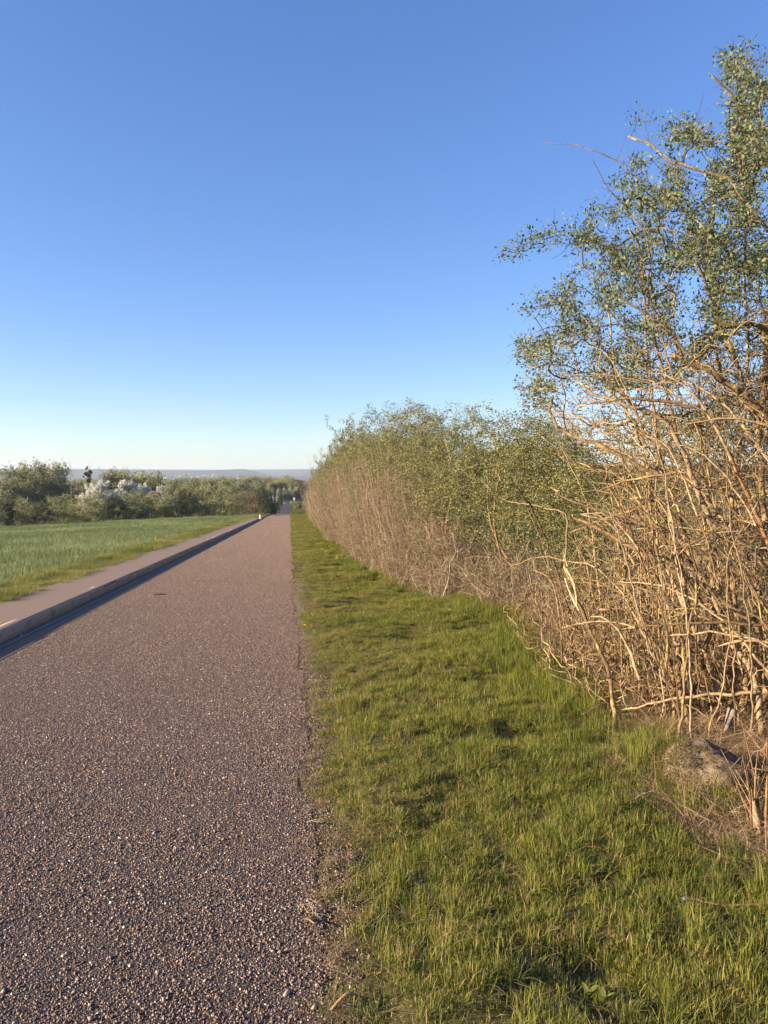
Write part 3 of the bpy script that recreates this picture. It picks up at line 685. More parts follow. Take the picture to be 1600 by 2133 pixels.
for k_ in range(95):                            # upright shoots crowding the foot of the shrub
    x_ = rng.uniform(2.35, 3.6); y_ = rng.uniform(4.25, 6.6) + .25 * (x_ - 2.9); h_ = rng.uniform(.5, 2.1); a_ = np.array([x_, y_, gz(x_, y_) - .04]); ln_ = np.array([rng.normal(-.16, .16), rng.normal(-.05, .12), 0]) * h_
    r_ = rng.choice([.004, .006, .008, .012]) * rng.uniform(.85, 1.15)
    add_limb([a_, a_ + ln_ * .25 + np.array([0, 0, h_ * .4]) + rng.normal(0, .03, 3), a_ + ln_ * .6 + np.array([0, 0, h_ * .75]) + rng.normal(0, .03, 3), a_ + ln_ * 1.1 + np.array([0, 0, h_])], r_, r_ * .4, 'branch', M_bark if rng.random() < .7 else M_bark_grey, rng.uniform(.02, .06) if rng.random() < .3 else None, .9, 5, .005)
CANOPY = [(1605, 110), (1560, 95), (1540, 85), (1500, 100), (1520, 190), (1480, 235), (1440, 255), (1330, 235), (1320, 260), (1345, 300), (1300, 355), (1250, 380), (1230, 420), (1210, 470), (1190, 520), (1200, 570), (1140, 590), (1092, 640), (1080, 700), (1075, 780), (1085, 850), (1130, 870), (1230, 820), (1400, 800), (1600, 640)]
CANOPY_R = [(1660, 150), (1560, 160), (1520, 200), (1440, 300), (1400, 420), (1400, 560), (1480, 640), (1660, 640)]
BARE = [(1140, 880), (1250, 760), (1660, 600), (1660, 1540), (1330, 1520), (1250, 1440), (1160, 1300), (1180, 1180), (1250, 1060), (1270, 950)]
A1 = poly_points(CANOPY, 2200, 0.05, 1.0, thin=.38); A1b = poly_points(CANOPY_R, 520, 0.0, 1.0, thin=.34)
# leafy sprays following the two long outer twigs
spray = []
for pp, t in (([(1285, 527), (1244, 505), (1195, 486), (1150, 488), (1096, 508), (1060, 530)], .35),):
    q = densify([in_bush(u, v, t) for u, v in pp], .05); spray.append(np.repeat(q, 4, 0) + rng.normal(0, .045, (len(q) * 4, 3)))
A2 = poly_points(BARE, 3900, 0.02, 0.95)
leafy = np.concatenate([A1, A1b] + spray)
allp = np.concatenate([leafy, A2]); is_leafy = np.concatenate([np.ones(len(leafy), bool), np.zeros(len(A2), bool)])
P0 = np.concatenate(nodes); L0 = np.concatenate(nl)
Pn, par = grow(P0, L0, allp, 0.18, 0.08, 0.07)
rad = radii(Pn, par, len(P0), 0.0023, 2.4, 0.016)
ch = chains_of(Pn, par, len(P0), rad)
gn = Pn[len(P0):]; gd = unit(gn - Pn[np.maximum(par[len(P0):], 0)])
for q in rng.integers(0, len(gn), 5500):
    if gn[q, 2] > 2.9 and rng.random() < .6: continue
    L_ = rng.uniform(.04, .22); d_ = unit(gd[q] * .7 + rng.normal(0, .6, 3) + np.array([-.15, -.1, .15])); ch.append((np.array([gn[q], gn[q] + d_ * L_ * .55 + rng.normal(0, .008, 3), gn[q] + d_ * L_ + rng.normal(0, .014, 3)]), np.array([.0026, .0020, .0010])))
up = [c for c in ch if c[0][-1][2] > 2.7]; lo = [c for c in ch if c[0][-1][2] <= 2.7]
V, F, t = tubes(up, 4); part('twigs', V, F, mat_twig('dark_upper_twigs', [(0, (.05, .036, .026)), (.6, (.13, .095, .065)), (1, (.30, .22, .14))]), haw, {'tint': t}, HL, kind='stuff')
V, F, t = tubes(lo, 4); part('bare_twigs', V, F, M_bark, haw, {'tint': t}, HL, kind='stuff')
C = np.repeat(leafy, 11, 0); C = C + rng.normal(0, 0.042, C.shape)
ex = Pn[len(P0):]; ex = ex[(ex[:, 2] > 2.5)]; ex = ex[rng.random(len(ex)) < .55]; C = np.concatenate([C, np.repeat(ex, 2, 0) + rng.normal(0, .03, (len(ex) * 2, 3))])
lowl = A2[rng.random(len(A2)) < .10]; C = np.concatenate([C, np.repeat(lowl, 6, 0) + rng.normal(0, .05, (len(lowl) * 6, 3))])
V, F, t = leaf_mesh_data(C, 0.027, 0.55, jit=.5); part('leaves', V, F, M_leaf, haw, {'tint': t}, HL, False, kind='stuff')

# ------------------------------------------------------------------ dry brush in front of the hawthorn's foot
def brush_thing(name, label, cat, poly, n, base_pts, tr, mat, r0, seedL=0.1, group=None, cen=BC, rad=BR, bf=.2):
    att = poly_points(poly, n, tr[0], tr[1], cen, rad)
    roots = np.array([ground_at(*b) for b in base_pts]); c = roots.mean(0); root = empty(name, c); tag(root, label, cat, group)
    zmin = height(att[:, 0], att[:, 1]); att[:, 2] = np.maximum(att[:, 2], zmin + .02)
    Pn, par = grow(roots, np.zeros(len(roots)), att, bf, .09, .06, -0.04)
    rad_ = radii(Pn, par, len(roots), r0, 2.4, .006); ch = chains_of(Pn, par, len(roots), rad_)
    V, F, t = tubes(ch, 3); part('twigs', V, F, mat, root, {'tint': t}, c, kind='stuff'); return root
brush_thing('dead_brushwood', 'tangle of fine dead twigs left of the hawthorn foot', 'brushwood',
    [(1040, 1262), (1100, 1225), (1150, 1195), (1300, 1230), (1420, 1380), (1440, 1500), (1420, 1590), (1330, 1580), (1270, 1530), (1200, 1445), (1130, 1400), (1080, 1330)], 3600,
    [(1120, 1370), (1150, 1395), (1190, 1425), (1230, 1460), (1265, 1500), (1300, 1525), (1340, 1530), (1250, 1480), (1170, 1400)], (.0, .6), M_dry, .0019)
brush_thing('low_dry_twigs', 'low dry twigs around the hawthorn stems behind the mossy stone', 'brushwood',
    [(1300, 1400), (1400, 1360), (1650, 1340), (1660, 1600), (1560, 1560), (1420, 1560), (1330, 1545)], 2200,
    [(1330, 1540), (1370, 1545), (1410, 1550), (1450, 1548), (1500, 1540), (1550, 1545), (1600, 1550), (1640, 1550)], (.0, .5), M_dry, .0018)
brush_thing('dead_twig_heap', 'heap of dead twigs right of the mossy stone at the picture edge', 'brushwood',
    [(1430, 1680), (1500, 1620), (1560, 1560), (1660, 1500), (1660, 1930), (1560, 1880), (1460, 1800)], 1700,
    [(1470, 1740), (1500, 1790), (1540, 1830), (1580, 1860), (1620, 1800), (1560, 1720), (1610, 1700), (1530, 1700)], (.0, 1.), M_dry, .0016, cen=np.array([2.42, 3.7]), rad=.55)
# torn leaning stem standing in the brush, with its hooked bare shoot
ts = empty('torn_sapling', ground_at(1282, 1525)); tag(ts, 'torn stem with pale split wood and a hooked shoot in the dead twigs', 'branch')
HLs = HL; HL = np.array(ts.location)
fr = lambda pl, t: [in_bush(u, v, t) for u, v in pl]
g0 = ground_at(1282, 1525)
add_limb([g0, in_bush(1276, 1444, .05), in_bush(1262, 1380, .05), in_bush(1232, 1320, .05), in_bush(1210, 1267, .05), in_bush(1184, 1200, .05), in_bush(1177, 1165, .05)], .016, .012, 'stem', M_bark, .06, 1, 7, .006, None, ts)
add_limb(fr([(1178, 1165), (1181, 1110), (1179, 1070), (1140, 1060), (1105, 1051), (1060, 1045), (1038, 1034)], .05), .008, .004, 'shoot', M_bark_grey, None, 1, 5, .002, None, ts)
add_limb(fr([(1180, 1170), (1145, 1160), (1110, 1163), (1067, 1177), (1045, 1160), (1000, 1138)], .05), .007, .003, 'shoot', M_bark, None, 1, 5, .002, None, ts)
add_limb(fr([(1180, 1185), (1196, 1215), (1202, 1260)], .03), .009, .012, 'torn_strip', M_wood, None, 1, 5, .002, None, ts)
add_limb(fr([(1177, 1205), (1190, 1240), (1208, 1275)], .03), .006, .010, 'torn_strip', M_wood, None, 1, 5, .002, None, ts)
HL = HLs
lone = empty('bent_branch', ground_at(1170, 1400)); tag(lone, 'thin pale bent branch arching out of the brushwood', 'branch')
HL = np.array(lone.location)
add_limb([ground_at(1172, 1400)] + fr([(1170, 1330), (1165, 1280), (1155, 1225), (1140, 1200), (1110, 1187)], .15), .010, .005, 'stem', M_bark_grey, None, 1, 6, .002, None, lone)
HL = HLs

# ================================================================== HEDGE
def make_hedge(seed, H, W, D, brown_top, leafiness, ndead, natt, nleaf, leafsize, lmat, sides=3):
    """a hedge shrub in local space: -x faces the road, x in [-D/2, D/2], y along the hedge"""
    global rng
    keep = rng; rng = np.random.default_rng(seed)
    # live shrub
    ns = 7; base = np.stack([rng.uniform(-D * .25, D * .25, ns), rng.uniform(-W * .4, W * .4, ns), np.zeros(ns)], 1)
    stems_ = []; sn = []; sl_ = []
    for b in base:
        tip = b + np.array([rng.normal(0, D * .15), rng.normal(0, W * .2), H * rng.uniform(.6, .9)])
        p = densify([b, b + (tip - b) * .35 + rng.normal(0, .08, 3), b + (tip - b) * .7 + rng.normal(0, .1, 3), tip], .2, .012); sn.append(p); sl_.append(np.arange(len(p)) * .2)
        stems_.append((p, np.linspace(.026, .007, len(p)) * (H / 3.5) ** .5))
    at_ = np.stack([rng.normal(0, D * .27, natt), rng.uniform(-W * .56, W * .56, natt), H * rng.beta(2.0, 1.25, natt)], 1)
    at_[:, 0] = np.clip(at_[:, 0] - .10 * D, -D * .62, D * .62)
    top = H * (0.80 + 0.12 * np.sin(at_[:, 1] * 2.1 + seed) + 0.10 * vnoise(at_[:, 1], at_[:, 0], 2.2, seed % 4) * 1.6)
    at_[:, 2] = np.minimum(at_[:, 2], top - .25 * H * (np.abs(at_[:, 0]) / (D * .62)) ** 3)
    whips = np.stack([rng.normal(0, D * .25, 26), rng.uniform(-W * .5, W * .5, 26), H * rng.uniform(.9, 1.07, 26)], 1)
    at_ = np.concatenate([at_, whips])
    Pn, par = grow(np.concatenate(sn), np.concatenate(sl_), at_, .25, .13, .14)
    n0 = sum(len(s) for s in sn); rd = radii(Pn, par, n0, .0026, 2.5, .014)
    ch = chains_of(Pn, par, n0, rd)
    out = {'stem': [tubes([s], 6, [rng.random()]) for s in stems_]}
    out['branches'] = tubes(ch, sides)
    # leaves
    grown = Pn[n0:]; pr = sstep(brown_top - .5, brown_top + .3, grown[:, 2] + rng.normal(0, .3, len(grown))) * .9 + leafiness * 0.35
    pr *= np.where(grown[:, 0] > 0.1, 1, 1); g = grown[rng.random(len(grown)) < pr]
    k = rng.integers(0, len(g), nleaf); out['leaves'] = leaf_mesh_data(g[k] + rng.normal(0, .045, (nleaf, 3)), leafsize, .65)
    # dead flailed stems on the road face
    chs = []
    for i in range(ndead):
        y = rng.uniform(-W * .56, W * .56); x = -D * .5 + abs(rng.normal(0, .26)) - .10 * vnoise(np.array([y]), np.array([0.]), 2.0, seed % 4)[0]; h = brown_top * rng.uniform(.3, 1.0) * (.8 + .5 * vnoise(np.array([y]), np.array([5.]), 1.7, 1)[0]); m = 8
        lean = rng.normal(0, .24, 2); p = np.zeros((m, 3)); tt = np.linspace(0, 1, m)
        p[:, 0] = x + lean[0] * tt * h * .6 + np.cumsum(rng.normal(0, .035, m)); p[:, 1] = y + lean[1] * tt * h * 1.6 + np.cumsum(rng.normal(0, .05, m)); p[:, 2] = tt * h
        r = np.linspace(.0044, .0020, m) * rng.choice([.7, .9, 1.1, 1.7]); chs.append((p, r))
        for s in range(rng.integers(7, 13)):
            j = rng.integers(1, m); L = rng.uniform(.08, .42); d = unit(rng.normal(0, 1, 3) + np.array([-.3, 0, .5])); q = p[j]
            mid = q + d * L * .5 + rng.normal(0, .025, 3); e = q + d * L + rng.normal(0, .045, 3); chs.append((np.array([q, mid, e]), np.array([.0024, .0019, .0012])))
            if rng.random() < .6:
                d2 = unit(d + rng.normal(0, .7, 3)); chs.append((np.array([mid, mid + d2 * L * .5]), np.array([.0018, .001])))
    out['dead'] = tubes(chs, 3) if chs else None
    rng = keep
    me = {}
    me['stem'] = [mesh_np('stem', V, F, M_bark, True, {'tint': t}) for V, F, t in out['stem']]
    V, F, t = out['branches']; me['branches'] = mesh_np('branches', V, F, M_bark_grey, False, {'tint': t})
    V, F, t = out['leaves']; me['leaves'] = mesh_np('leaves', V, F, lmat, False, {'tint': t})
    if out['dead']: V, F, t = out['dead']; me['dead'] = mesh_np('dead_twigs', V, F, M_dead, False, {'tint': t})
    return me
def place_hedge(me, x, y, label, group, sx=1, sy=1, sz=1, rz=0.0, name='hedge_shrub', stems=True):
    r = empty(name, (x, y, float(height(x, y)) - .03), rz); tag(r, label, 'shrub', group); r.scale = (sx, sy, sz)
    if stems:
        for s in me['stem']: mobj('stem', s, r)
    mobj('branches', me['branches'], r)['kind'] = 'stuff'; mobj('leaves', me['leaves'], r)['kind'] = 'stuff'
    if 'dead' in me: mobj('dead_twigs', me['dead'], r)['kind'] = 'stuff'
    return r
D0 = 1.5
hm = {
 'g1': make_hedge(21, 2.9, 2.2, D0, 1.0, 1.6, 160, 1300, 38000, .027, M_leaf_y),
 'g2': make_hedge(22, 3.1, 2.2, D0, 1.4, 1.3, 300, 1200, 30000, .028, M_leaf_y),
 'b1': make_hedge(23, 3.5, 2.2, D0, 2.4, 1.1, 420, 1050, 22000, .029, M_leaf_y),
 'b2': make_hedge(24, 3.8, 2.4, D0, 2.6, .9, 460, 1050, 21000, .032, M_leaf_y),
 'b3': make_hedge(25, 4.2, 2.8, D0, 2.8, .8, 480, 1000, 19000, .037, M_leaf_y),
 'b4': make_hedge(26, 4.6, 3.4, D0, 3.0, .7, 500, 950, 17000, .045, M_leaf_y),
}
HG = 'shrubs of the hedge along the verge'
row = [(9.6, 'g1', .98, .95, 'leafy green hedge shrub just behind the dead twig tangle', .35),
       (11.3, 'g1', 1.0, 1.0, 'nearest leafy green shrub of the hedge, seen beside the hawthorn gap', .1),
       (12.9, 'g2', 1.0, 1.0, 'second hedge shrub, green leaves over sparse brown twigs', 0),
       (14.6, 'b1', 1.0, 1.0, 'third hedge shrub, first with a brown flailed face', 0),
       (16.4, 'b2', 1.0, 1.0, 'fourth hedge shrub, brown face with leafy crest', 0),
       (18.5, 'b1', 1.1, 1.15, 'fifth hedge shrub, brown face of upright dead stems', 0),
       (20.9, 'g2', 1.1, 1.2, 'sixth hedge shrub along the verge', 0),
       (23.6, 'b3', 1.0, 1.0, 'seventh hedge shrub along the verge', 0),
       (26.6, 'b2', 1.3, 1.12, 'eighth hedge shrub, below the tallest feathery crest', 0),
       (30.0, 'b4', 1.05, 1.10, 'tallest hedge shrub with feathery leafy top leaning to the road', 0),
       (33.6, 'g2', 1.5, 1.42, 'tenth hedge shrub, just past the feathery crest', 0),
       (37.6, 'b4', 1.2, 1.0, 'eleventh hedge shrub in the distance along the verge', 0),
       (42.2, 'g1', 1.9, 1.6, 'twelfth hedge shrub in the distance along the verge', 0),
       (47.6, 'b4', 1.6, 1.05, 'thirteenth hedge shrub in the distance along the verge', 0),
       (54.0, 'b4', 1.9, 1.08, 'fourteenth hedge shrub, far down the verge', 0),
       (61.5, 'b3', 2.4, 1.18, 'fifteenth hedge shrub, far down the verge', 0),
       (70.0, 'b4', 2.4, 1.05, 'last but one hedge shrub, far down the verge', 0),
       (80.0, 'b4', 2.6, .95, 'last hedge shrub where the hedge ends by the road crest', 0)]
for i, (y, k, sy, sz, lab, dx) in enumerate(row):
    place_hedge(hm[k], float(hedge_face(y)) + D0 / 2 + dx - .22, y, lab, HG, rng.uniform(.9, 1.15), sy * (1 if i % 2 else -1), sz * rng.uniform(.86, 1.0), rng.normal(0, .12))
# shrubs that back the hawthorn
place_hedge(hm['g2'], 5.2, 8.1, 'leafy shrub directly behind the hawthorn, seen through its bare twigs', HG, 1.1, 1.0, 1.05, 0.5)
place_hedge(hm['b1'], 5.5, 6.2, 'twiggy shrub behind the hawthorn at the right edge', HG, 1.1, 1.1, 1.25, 0.3)
place_hedge(hm['b2'], 5.0, 4.4, 'twiggy shrub right of the mossy stone at the picture edge', HG, 1.0, 1.1, 1.15, 0.1)

# ================================================================== FAR TREES
def tree_meshes(seed, H, wid, kind, nat=170, nleaf=4200, ls=.24, lmat=None, trunkh=.25, blossom=None, sparse=False, bark=None):
    global rng
    keep = rng; rng = np.random.default_rng(seed)
    tr = densify([(0, 0, 0), (rng.normal(0, .1), rng.normal(0, .1), H * trunkh), (rng.normal(0, .25), rng.normal(0, .25), H * .7)], .5, .02)
    blobs = []
    for b in range(9 if kind != 'poplar' else 7):
        a = rng.uniform(0, 6.28); rr = wid * .5 * rng.uniform(.1, .75); blobs.append((rr * math.cos(a), rr * math.sin(a), H * rng.uniform(trunkh + .12, .86), wid * rng.uniform(.16, .30), H * rng.uniform(.10, .17)))
    blobs.append((0, 0, H * .88, wid * .2, H * .12))
    pk = rng.integers(0, len(blobs), nat); B = np.array(blobs)[pk]; g = unit(rng.normal(0, 1, (nat, 3))) * (rng.random(nat) ** .4)[:, None]
    at_ = np.stack([B[:, 0] + g[:, 0] * B[:, 3], B[:, 1] + g[:, 1] * B[:, 3], B[:, 2] + g[:, 2] * B[:, 4]], 1)
    if trunkh < .15: at_[: nat // 4, 2] *= .45
    Pn, par = grow(tr, np.arange(len(tr)) * .5, at_, .3, .5, .12); n0 = len(tr); rd = radii(Pn, par, n0, .014, 2.3, .10)
    ch = chains_of(Pn, par, n0, rd); r = np.linspace(.14, .05, len(tr)) * H / 10
    T = tubes([(tr, r)], 6); Bm = tubes(ch, 3)
    gr = Pn[n0:]; k = rng.integers(0, len(gr), nleaf); L = leaf_mesh_data(gr[k] + rng.normal(0, .26 * H / 10 + .05, (nleaf, 3)), ls, .7)
    res = {'trunk': mesh_np('trunk', T[0], T[1], bark or M_bark_grey, True, {'tint': T[2]}), 'branches': mesh_np('branches', Bm[0], Bm[1], bark or M_bark_grey, False, {'tint': Bm[2]})}
    if nleaf > 1: res['crown'] = mesh_np('crown', L[0], L[1], lmat, False, {'tint': L[2]})
    if blossom:
        k = np.argsort(gr[:, 2] + rng.normal(0, H * .07, len(gr)))[-int(len(gr) * .3):]; k = rng.choice(k, blossom)
        L = leaf_mesh_data(gr[k] + rng.normal(0, .16, (blossom, 3)), ls * .8, .9); res['blossom'] = mesh_np('blossom', L[0], L[1], M_bloss, False, {'tint': L[2]})
    rng = keep; return res
def lm(name, a, b, c, tr=.45): return mat_blade(name, [(0, a), (.5, b), (1, c)], False, tr, .6, objrand=.5)
M_bloss = mat_blade('white_blossom', [(0, (.45, .42, .34)), (.5, (.66, .63, .55)), (1, (.82, .80, .74))], False, .3)
M_t1 = lm('olive_foliage', (.15, .165, .085), (.25, .265, .125), (.36, .37, .18))
M_t2 = lm('fresh_foliage', (.18, .19, .08), (.30, .31, .12), (.44, .43, .18))
M_t3 = lm('dark_foliage', (.06, .07, .04), (.10, .115, .06), (.16, .175, .085))
M_t4 = lm('brown_budding_foliage', (.09, .06, .035), (.15, .11, .06), (.21, .16, .09))
M_t5 = lm('blue_grey_foliage', (.17, .185, .11), (.26, .275, .16), (.36, .37, .21))
M_mist = lm('mistletoe_foliage', (.03, .03, .02), (.05, .05, .03), (.07, .07, .035))
TM = {
 'bush_olive': tree_meshes(61, 4, 5.0, 'r', 150, 3600, .16, M_t1, .06),
 'bush_fresh': tree_meshes(62, 4, 4.6, 'r', 150, 3200, .16, M_t2, .06),
 'bush_dark': tree_meshes(63, 4, 5.0, 'r', 150, 3800, .17, M_t3, .06),
 'bush_brown': tree_meshes(64, 4, 4.6, 'r', 170, 2200, .14, M_t4, .06),
 'tree_grey': tree_meshes(65, 11, 9, 'r', 230, 5200, .30, M_t5, .22),
 'tree_fresh': tree_meshes(66, 11, 8, 'r', 220, 4400, .30, M_t2, .25),
 'tree_olive': tree_meshes(67, 10, 8, 'r', 220, 5200, .30, M_t1, .18),
 'tree_bare': tree_meshes(68, 12, 4.5, 'poplar', 150, 1, .2, M_t4, .3),
 'tree_blossom': tree_meshes(69, 5, 6.5, 'r', 190, 1200, .2, M_t2, .08, 4200),
 'tree_dark': tree_meshes(70, 7, 5.5, 'r', 190, 4600, .26, M_t3, .12),
 'tree_darkbl': tree_meshes(71, 7, 5.5, 'r', 190, 3600, .26, M_t3, .12, 1400),
}
def place_tree(k, px, ytop, Y, label, cat='tree', group=None, wpx=None, name=None):
    x, h = top_height(px, ytop, Y); z = float(height(x, Y)); me = TM[k]; zs = [v.co.z for v in me['branches'].vertices]; hh = max(zs)
    s = h / hh; r = empty(name or ('field_bush' if k.startswith('bush') else 'tree'), (x, Y, z), rng.uniform(0, 6.28)); tag(r, label, cat, group)
    sw = s if wpx is None else wpx / FPX * Y / {'bush': 5.2, 'tree': 8.4}.get(k[:4], 6)
    r.scale = (sw, sw, s)
    for pn in ('trunk', 'branches', 'crown', 'blossom'):
        if pn in me:
            o = mobj(pn, me[pn], r)
            if pn != 'trunk': o['kind'] = 'stuff'
    return r
ORD = ['first', 'second', 'third', 'fourth', 'fifth', 'sixth', 'seventh', 'eighth', 'ninth', 'tenth', 'eleventh', 'twelfth', 'thirteenth', 'fourteenth', 'fifteenth', 'sixteenth', 'seventeenth', 'eighteenth', 'nineteenth', 'twentieth', 'twenty-first', 'twenty-second']
cw = {'bush_olive': 'olive green', 'bush_fresh': 'fresh yellow green', 'bush_dark': 'dark green', 'bush_brown': 'reddish brown'}
bl = [(-22, 1040, 'bush_olive'), (12, 1042, 'bush_dark'), (45, 1038, 'bush_olive'), (78, 1048, 'bush_dark'), (110, 1034, 'bush_olive'), (142, 1030, 'bush_fresh'), (172, 1036, 'bush_olive'), (205, 1024, 'bush_olive'), (235, 1034, 'bush_dark'), (262, 1026, 'bush_olive'), (292, 1022, 'bush_olive'), (318, 1030, 'bush_fresh'), (345, 1012, 'bush_olive'), (372, 1016, 'bush_dark'), (395, 1008, 'bush_olive'), (418, 1018, 'bush_fresh'), (440, 1010, 'bush_olive'), (462, 1016, 'bush_fresh'), (482, 1012, 'bush_olive'), (502, 1022, 'bush_brown'), (520, 1014, 'bush_brown'), (538, 1018, 'bush_dark')]
for i, (px, yt, k) in enumerate(bl):
    u = (px - 604) / FPX                       # distance where this column meets the field edge
    Ys = np.arange(60, 170, .5); Yb = float(Ys[np.argmin(np.abs(tree_edge_y(u * Ys) - Ys))]) + 2
    if px > 530: Yb = 146.0
    place_tree(k, px, yt, Yb, f'{cw[k]} bush, {ORD[i]} from the left along the wheat field edge', 'bush', 'bushes along the field edge', 68)
bt = [(-30, 985, 150, 'tree_grey', 'leftmost grey green tree of the belt, cut by the frame'), (15, 972, 145, 'tree_grey', 'tall grey green tree at the left frame edge'), (48, 966, 152, 'tree_fresh', 'pale yellow green tree second in from the left frame edge'),
      (82, 962, 148, 'tree_grey', 'tall grey green tree left of the highest crowns'), (112, 966, 156, 'tree_fresh', 'pale leafed tree among the high crowns at left'), (126, 966, 150, 'tree_grey', 'grey green tree left of the bare topped tree'),
      (226, 980, 158, 'tree_grey', 'rounded grey tree right of the mistletoe tree'), (246, 982, 165, 'tree_olive', 'olive tree sloping down right of the mistletoe tree'), (258, 980, 160, 'tree_fresh', 'yellow green tree over the blossom bushes'),
      (292, 982, 168, 'tree_fresh', 'yellow green tree in the middle of the low belt'), (325, 984, 165, 'tree_fresh', 'pale tree at the right end of the left belt'), (172, 1003, 170, 'tree_olive', 'low olive tree behind the mistletoe tree'),
      (360, 1000, 175, 'tree_olive', 'low olive tree where the far hills appear'), (395, 998, 185, 'tree_grey', 'grey tree below the far town'), (430, 1000, 190, 'tree_olive', 'olive tree below the far white buildings'), (465, 1000, 195, 'tree_olive', 'olive tree left of the far hill hump'), (505, 1000, 200, 'tree_grey', 'grey tree below the far hill hump'), (540, 1002, 215, 'tree_olive', 'olive tree above the road dip')]
for (px, yt, Y, k, lab) in bt: place_tree(k, px, yt, Y, lab, 'tree', 'trees of the belt beyond the field', 85 if px < 340 else 60)
for (px, yt, Y, lab, wp) in [(188, 1010, 128, 'blossoming white bush under the mistletoe tree', 40), (212, 1004, 126, 'largest white blossom bush behind the field bushes', 52), (262, 1003, 130, 'white blossom bush right of the largest one', 55), (300, 1010, 132, 'low white blossom bush in the middle of the belt', 40), (335, 1014, 134, 'small white blossom bush at the right end of the belt', 30)]:
    place_tree('tree_blossom', px, yt, Y, lab, 'bush', 'white blossoming bushes', wp * 2.1, 'blossom_bush')
place_tree('tree_bare', 147, 950, 142, 'bare topped tree rising above the left belt', 'tree', None, 50, 'bare_tree')
mt = place_tree('tree_bare', 186, 958, 146, 'bare tree hung with dark mistletoe balls', 'tree', None, 52, 'mistletoe_tree')
place_tree('tree_bare', 206, 966, 150, 'thin bare tree top just right of the mistletoe tree', 'tree', None, 40, 'bare_tree')
V, F, t = leaf_mesh_data(unit(rng.normal(0, 1, (420, 3))) * .42 * rng.random((420, 1)) ** .4, .18, .5); mm = mesh_np('mistletoe', V, F, M_mist, False, {'tint': t})
bpy.context.view_layer.update()
mi = mt.matrix_world.inverted()
for (px, py, s) in [(187.5, 984, 1.0), (179, 987, .9), (185, 991, .95), (185, 1001, 1.05), (180, 976.5, .5), (182, 973, .42), (188.5, 1010, .7), (174, 993, .4), (190, 997, .4)]:
    p = at(px, py, 146); o = mobj('mistletoe', mm, mt); o.location = mi @ Vector(p); o.scale = tuple(s / v for v in mt.scale)
# dark trees where the road dips, and beyond the far bend
dk = [(552, 1016, 172, 'tree_dark', 'dark tree at the left of the road dip', 26), (562, 1022, 190, 'tree_dark', 'dark tree shading the road dip', 24), (570, 1024, 215, 'tree_darkbl', 'dark tree with a few pale sprays left of the far road', 22), (578, 1024, 240, 'tree_darkbl', 'pale topped tree left of the far road', 20), (584, 1020, 275, 'tree_dark', 'dark tree beside the far bend', 20), (560, 1010, 235, 'tree_olive', 'olive tree behind the road dip', 24),
      (580, 1017, 335, 'tree_darkbl', 'blossom topped tree left end behind the road sign', 20), (592, 1016, 338, 'tree_darkbl', 'blossom topped tree left behind the road sign', 20), (604, 1015, 336, 'tree_darkbl', 'blossom topped tree nearest the road sign', 20), (616, 1014, 340, 'tree_darkbl', 'blossom topped tree right behind the road sign', 20), (628, 1018, 337, 'tree_dark', 'dark tree right of the road sign', 20), (640, 1022, 334, 'tree_dark', 'dark tree by the hedge end beyond the road sign', 20), (652, 1022, 338, 'tree_dark', 'dark tree half hidden by the hedge end', 20)]
for (px, yt, Y, k, lab, wp) in dk: place_tree(k, px, yt, Y, lab, 'tree', 'dark trees around the far bend', wp)
for i, Yd in enumerate(range(158, 322, 11)):
    xd = -6.4 - .012 * (Yd - 158) + (1.2 if i % 2 else 0); zt = float(height(xd, Yd)) + rng.uniform(6.2, 7.4)
    place_tree('tree_dark', 604 + xd / Yd * FPX, 986 - (zt - 1.6) / Yd * FPX, Yd, f'{ORD[i]} dark tree of the row shading the left of the far road', 'tree', 'row of dark trees along the far road', 5.6 / Yd * FPX * 1.2)
place_tree('bush_fresh', 632, 1056, 138, 'small dry bush on the verge beyond the hedge end', 'bush', None, 14)
place_tree('bush_fresh', 615, 1048, 262, 'pale low bush right of the far road', 'bush', None, 12)
place_tree('bush_fresh', 626, 1046, 270, 'pale bush below the dark trees right of the far road', 'bush', None, 12)
# far-off wood
pts = []; n = 5200
Yw = 380 * (1700 / 380.0) ** rng.random(n); uw = rng.uniform(-.62, .14, n); xw = uw * Yw
k = (vnoise(xw, Yw, .012, 2) > .36) & ~((uw > .008) & (uw < .05) & (Yw < 560)); xw, Yw = xw[k], Yw[k]; n = len(xw)
wd_protos = [TM[k]['crown'] for k in ('tree_grey', 'tree_fresh', 'tree_olive', 'tree_dark')] + [tree_meshes(80, 9, 8, 'r', 150, 2500, .4, M_t4, .2)['crown']]
s = rng.uniform(.75, 1.25, n)
o = scatter('far_wood', np.stack([xw, Yw, height(xw, Yw) - .8], 1), np.stack([np.zeros(n), np.zeros(n), rng.uniform(0, 6.28, n)], 1), np.stack([s * 1.2, s * 1.2, s], 1), rng.choice(5, n, p=[.3, .12, .28, .1, .2]), rng.random(n), wd_protos)
tag(o, 'hazy mixed woodland filling the valley before the far hills', 'wood', kind='stuff')
# yellow rape field on the slope
def patch(name, x0, x1, y0, y1, mat, dz, nx=12, ny=12):
    return grid_sheet(name, np.linspace(x0, x1, nx), np.linspace(y0, y1, ny), lambda X, Y: height(X, Y) + dz, mat)
patch('rape_field', 6, 30, 380, 560, mat_plain('rape_flowers', (.24, .23, .06), .9, .3, .05), .35)
patch('rape_field_right', 60, 400, 260, 620, mat_plain('rape_flowers_right', (.26, .24, .05), .9, .3, .05), .35)

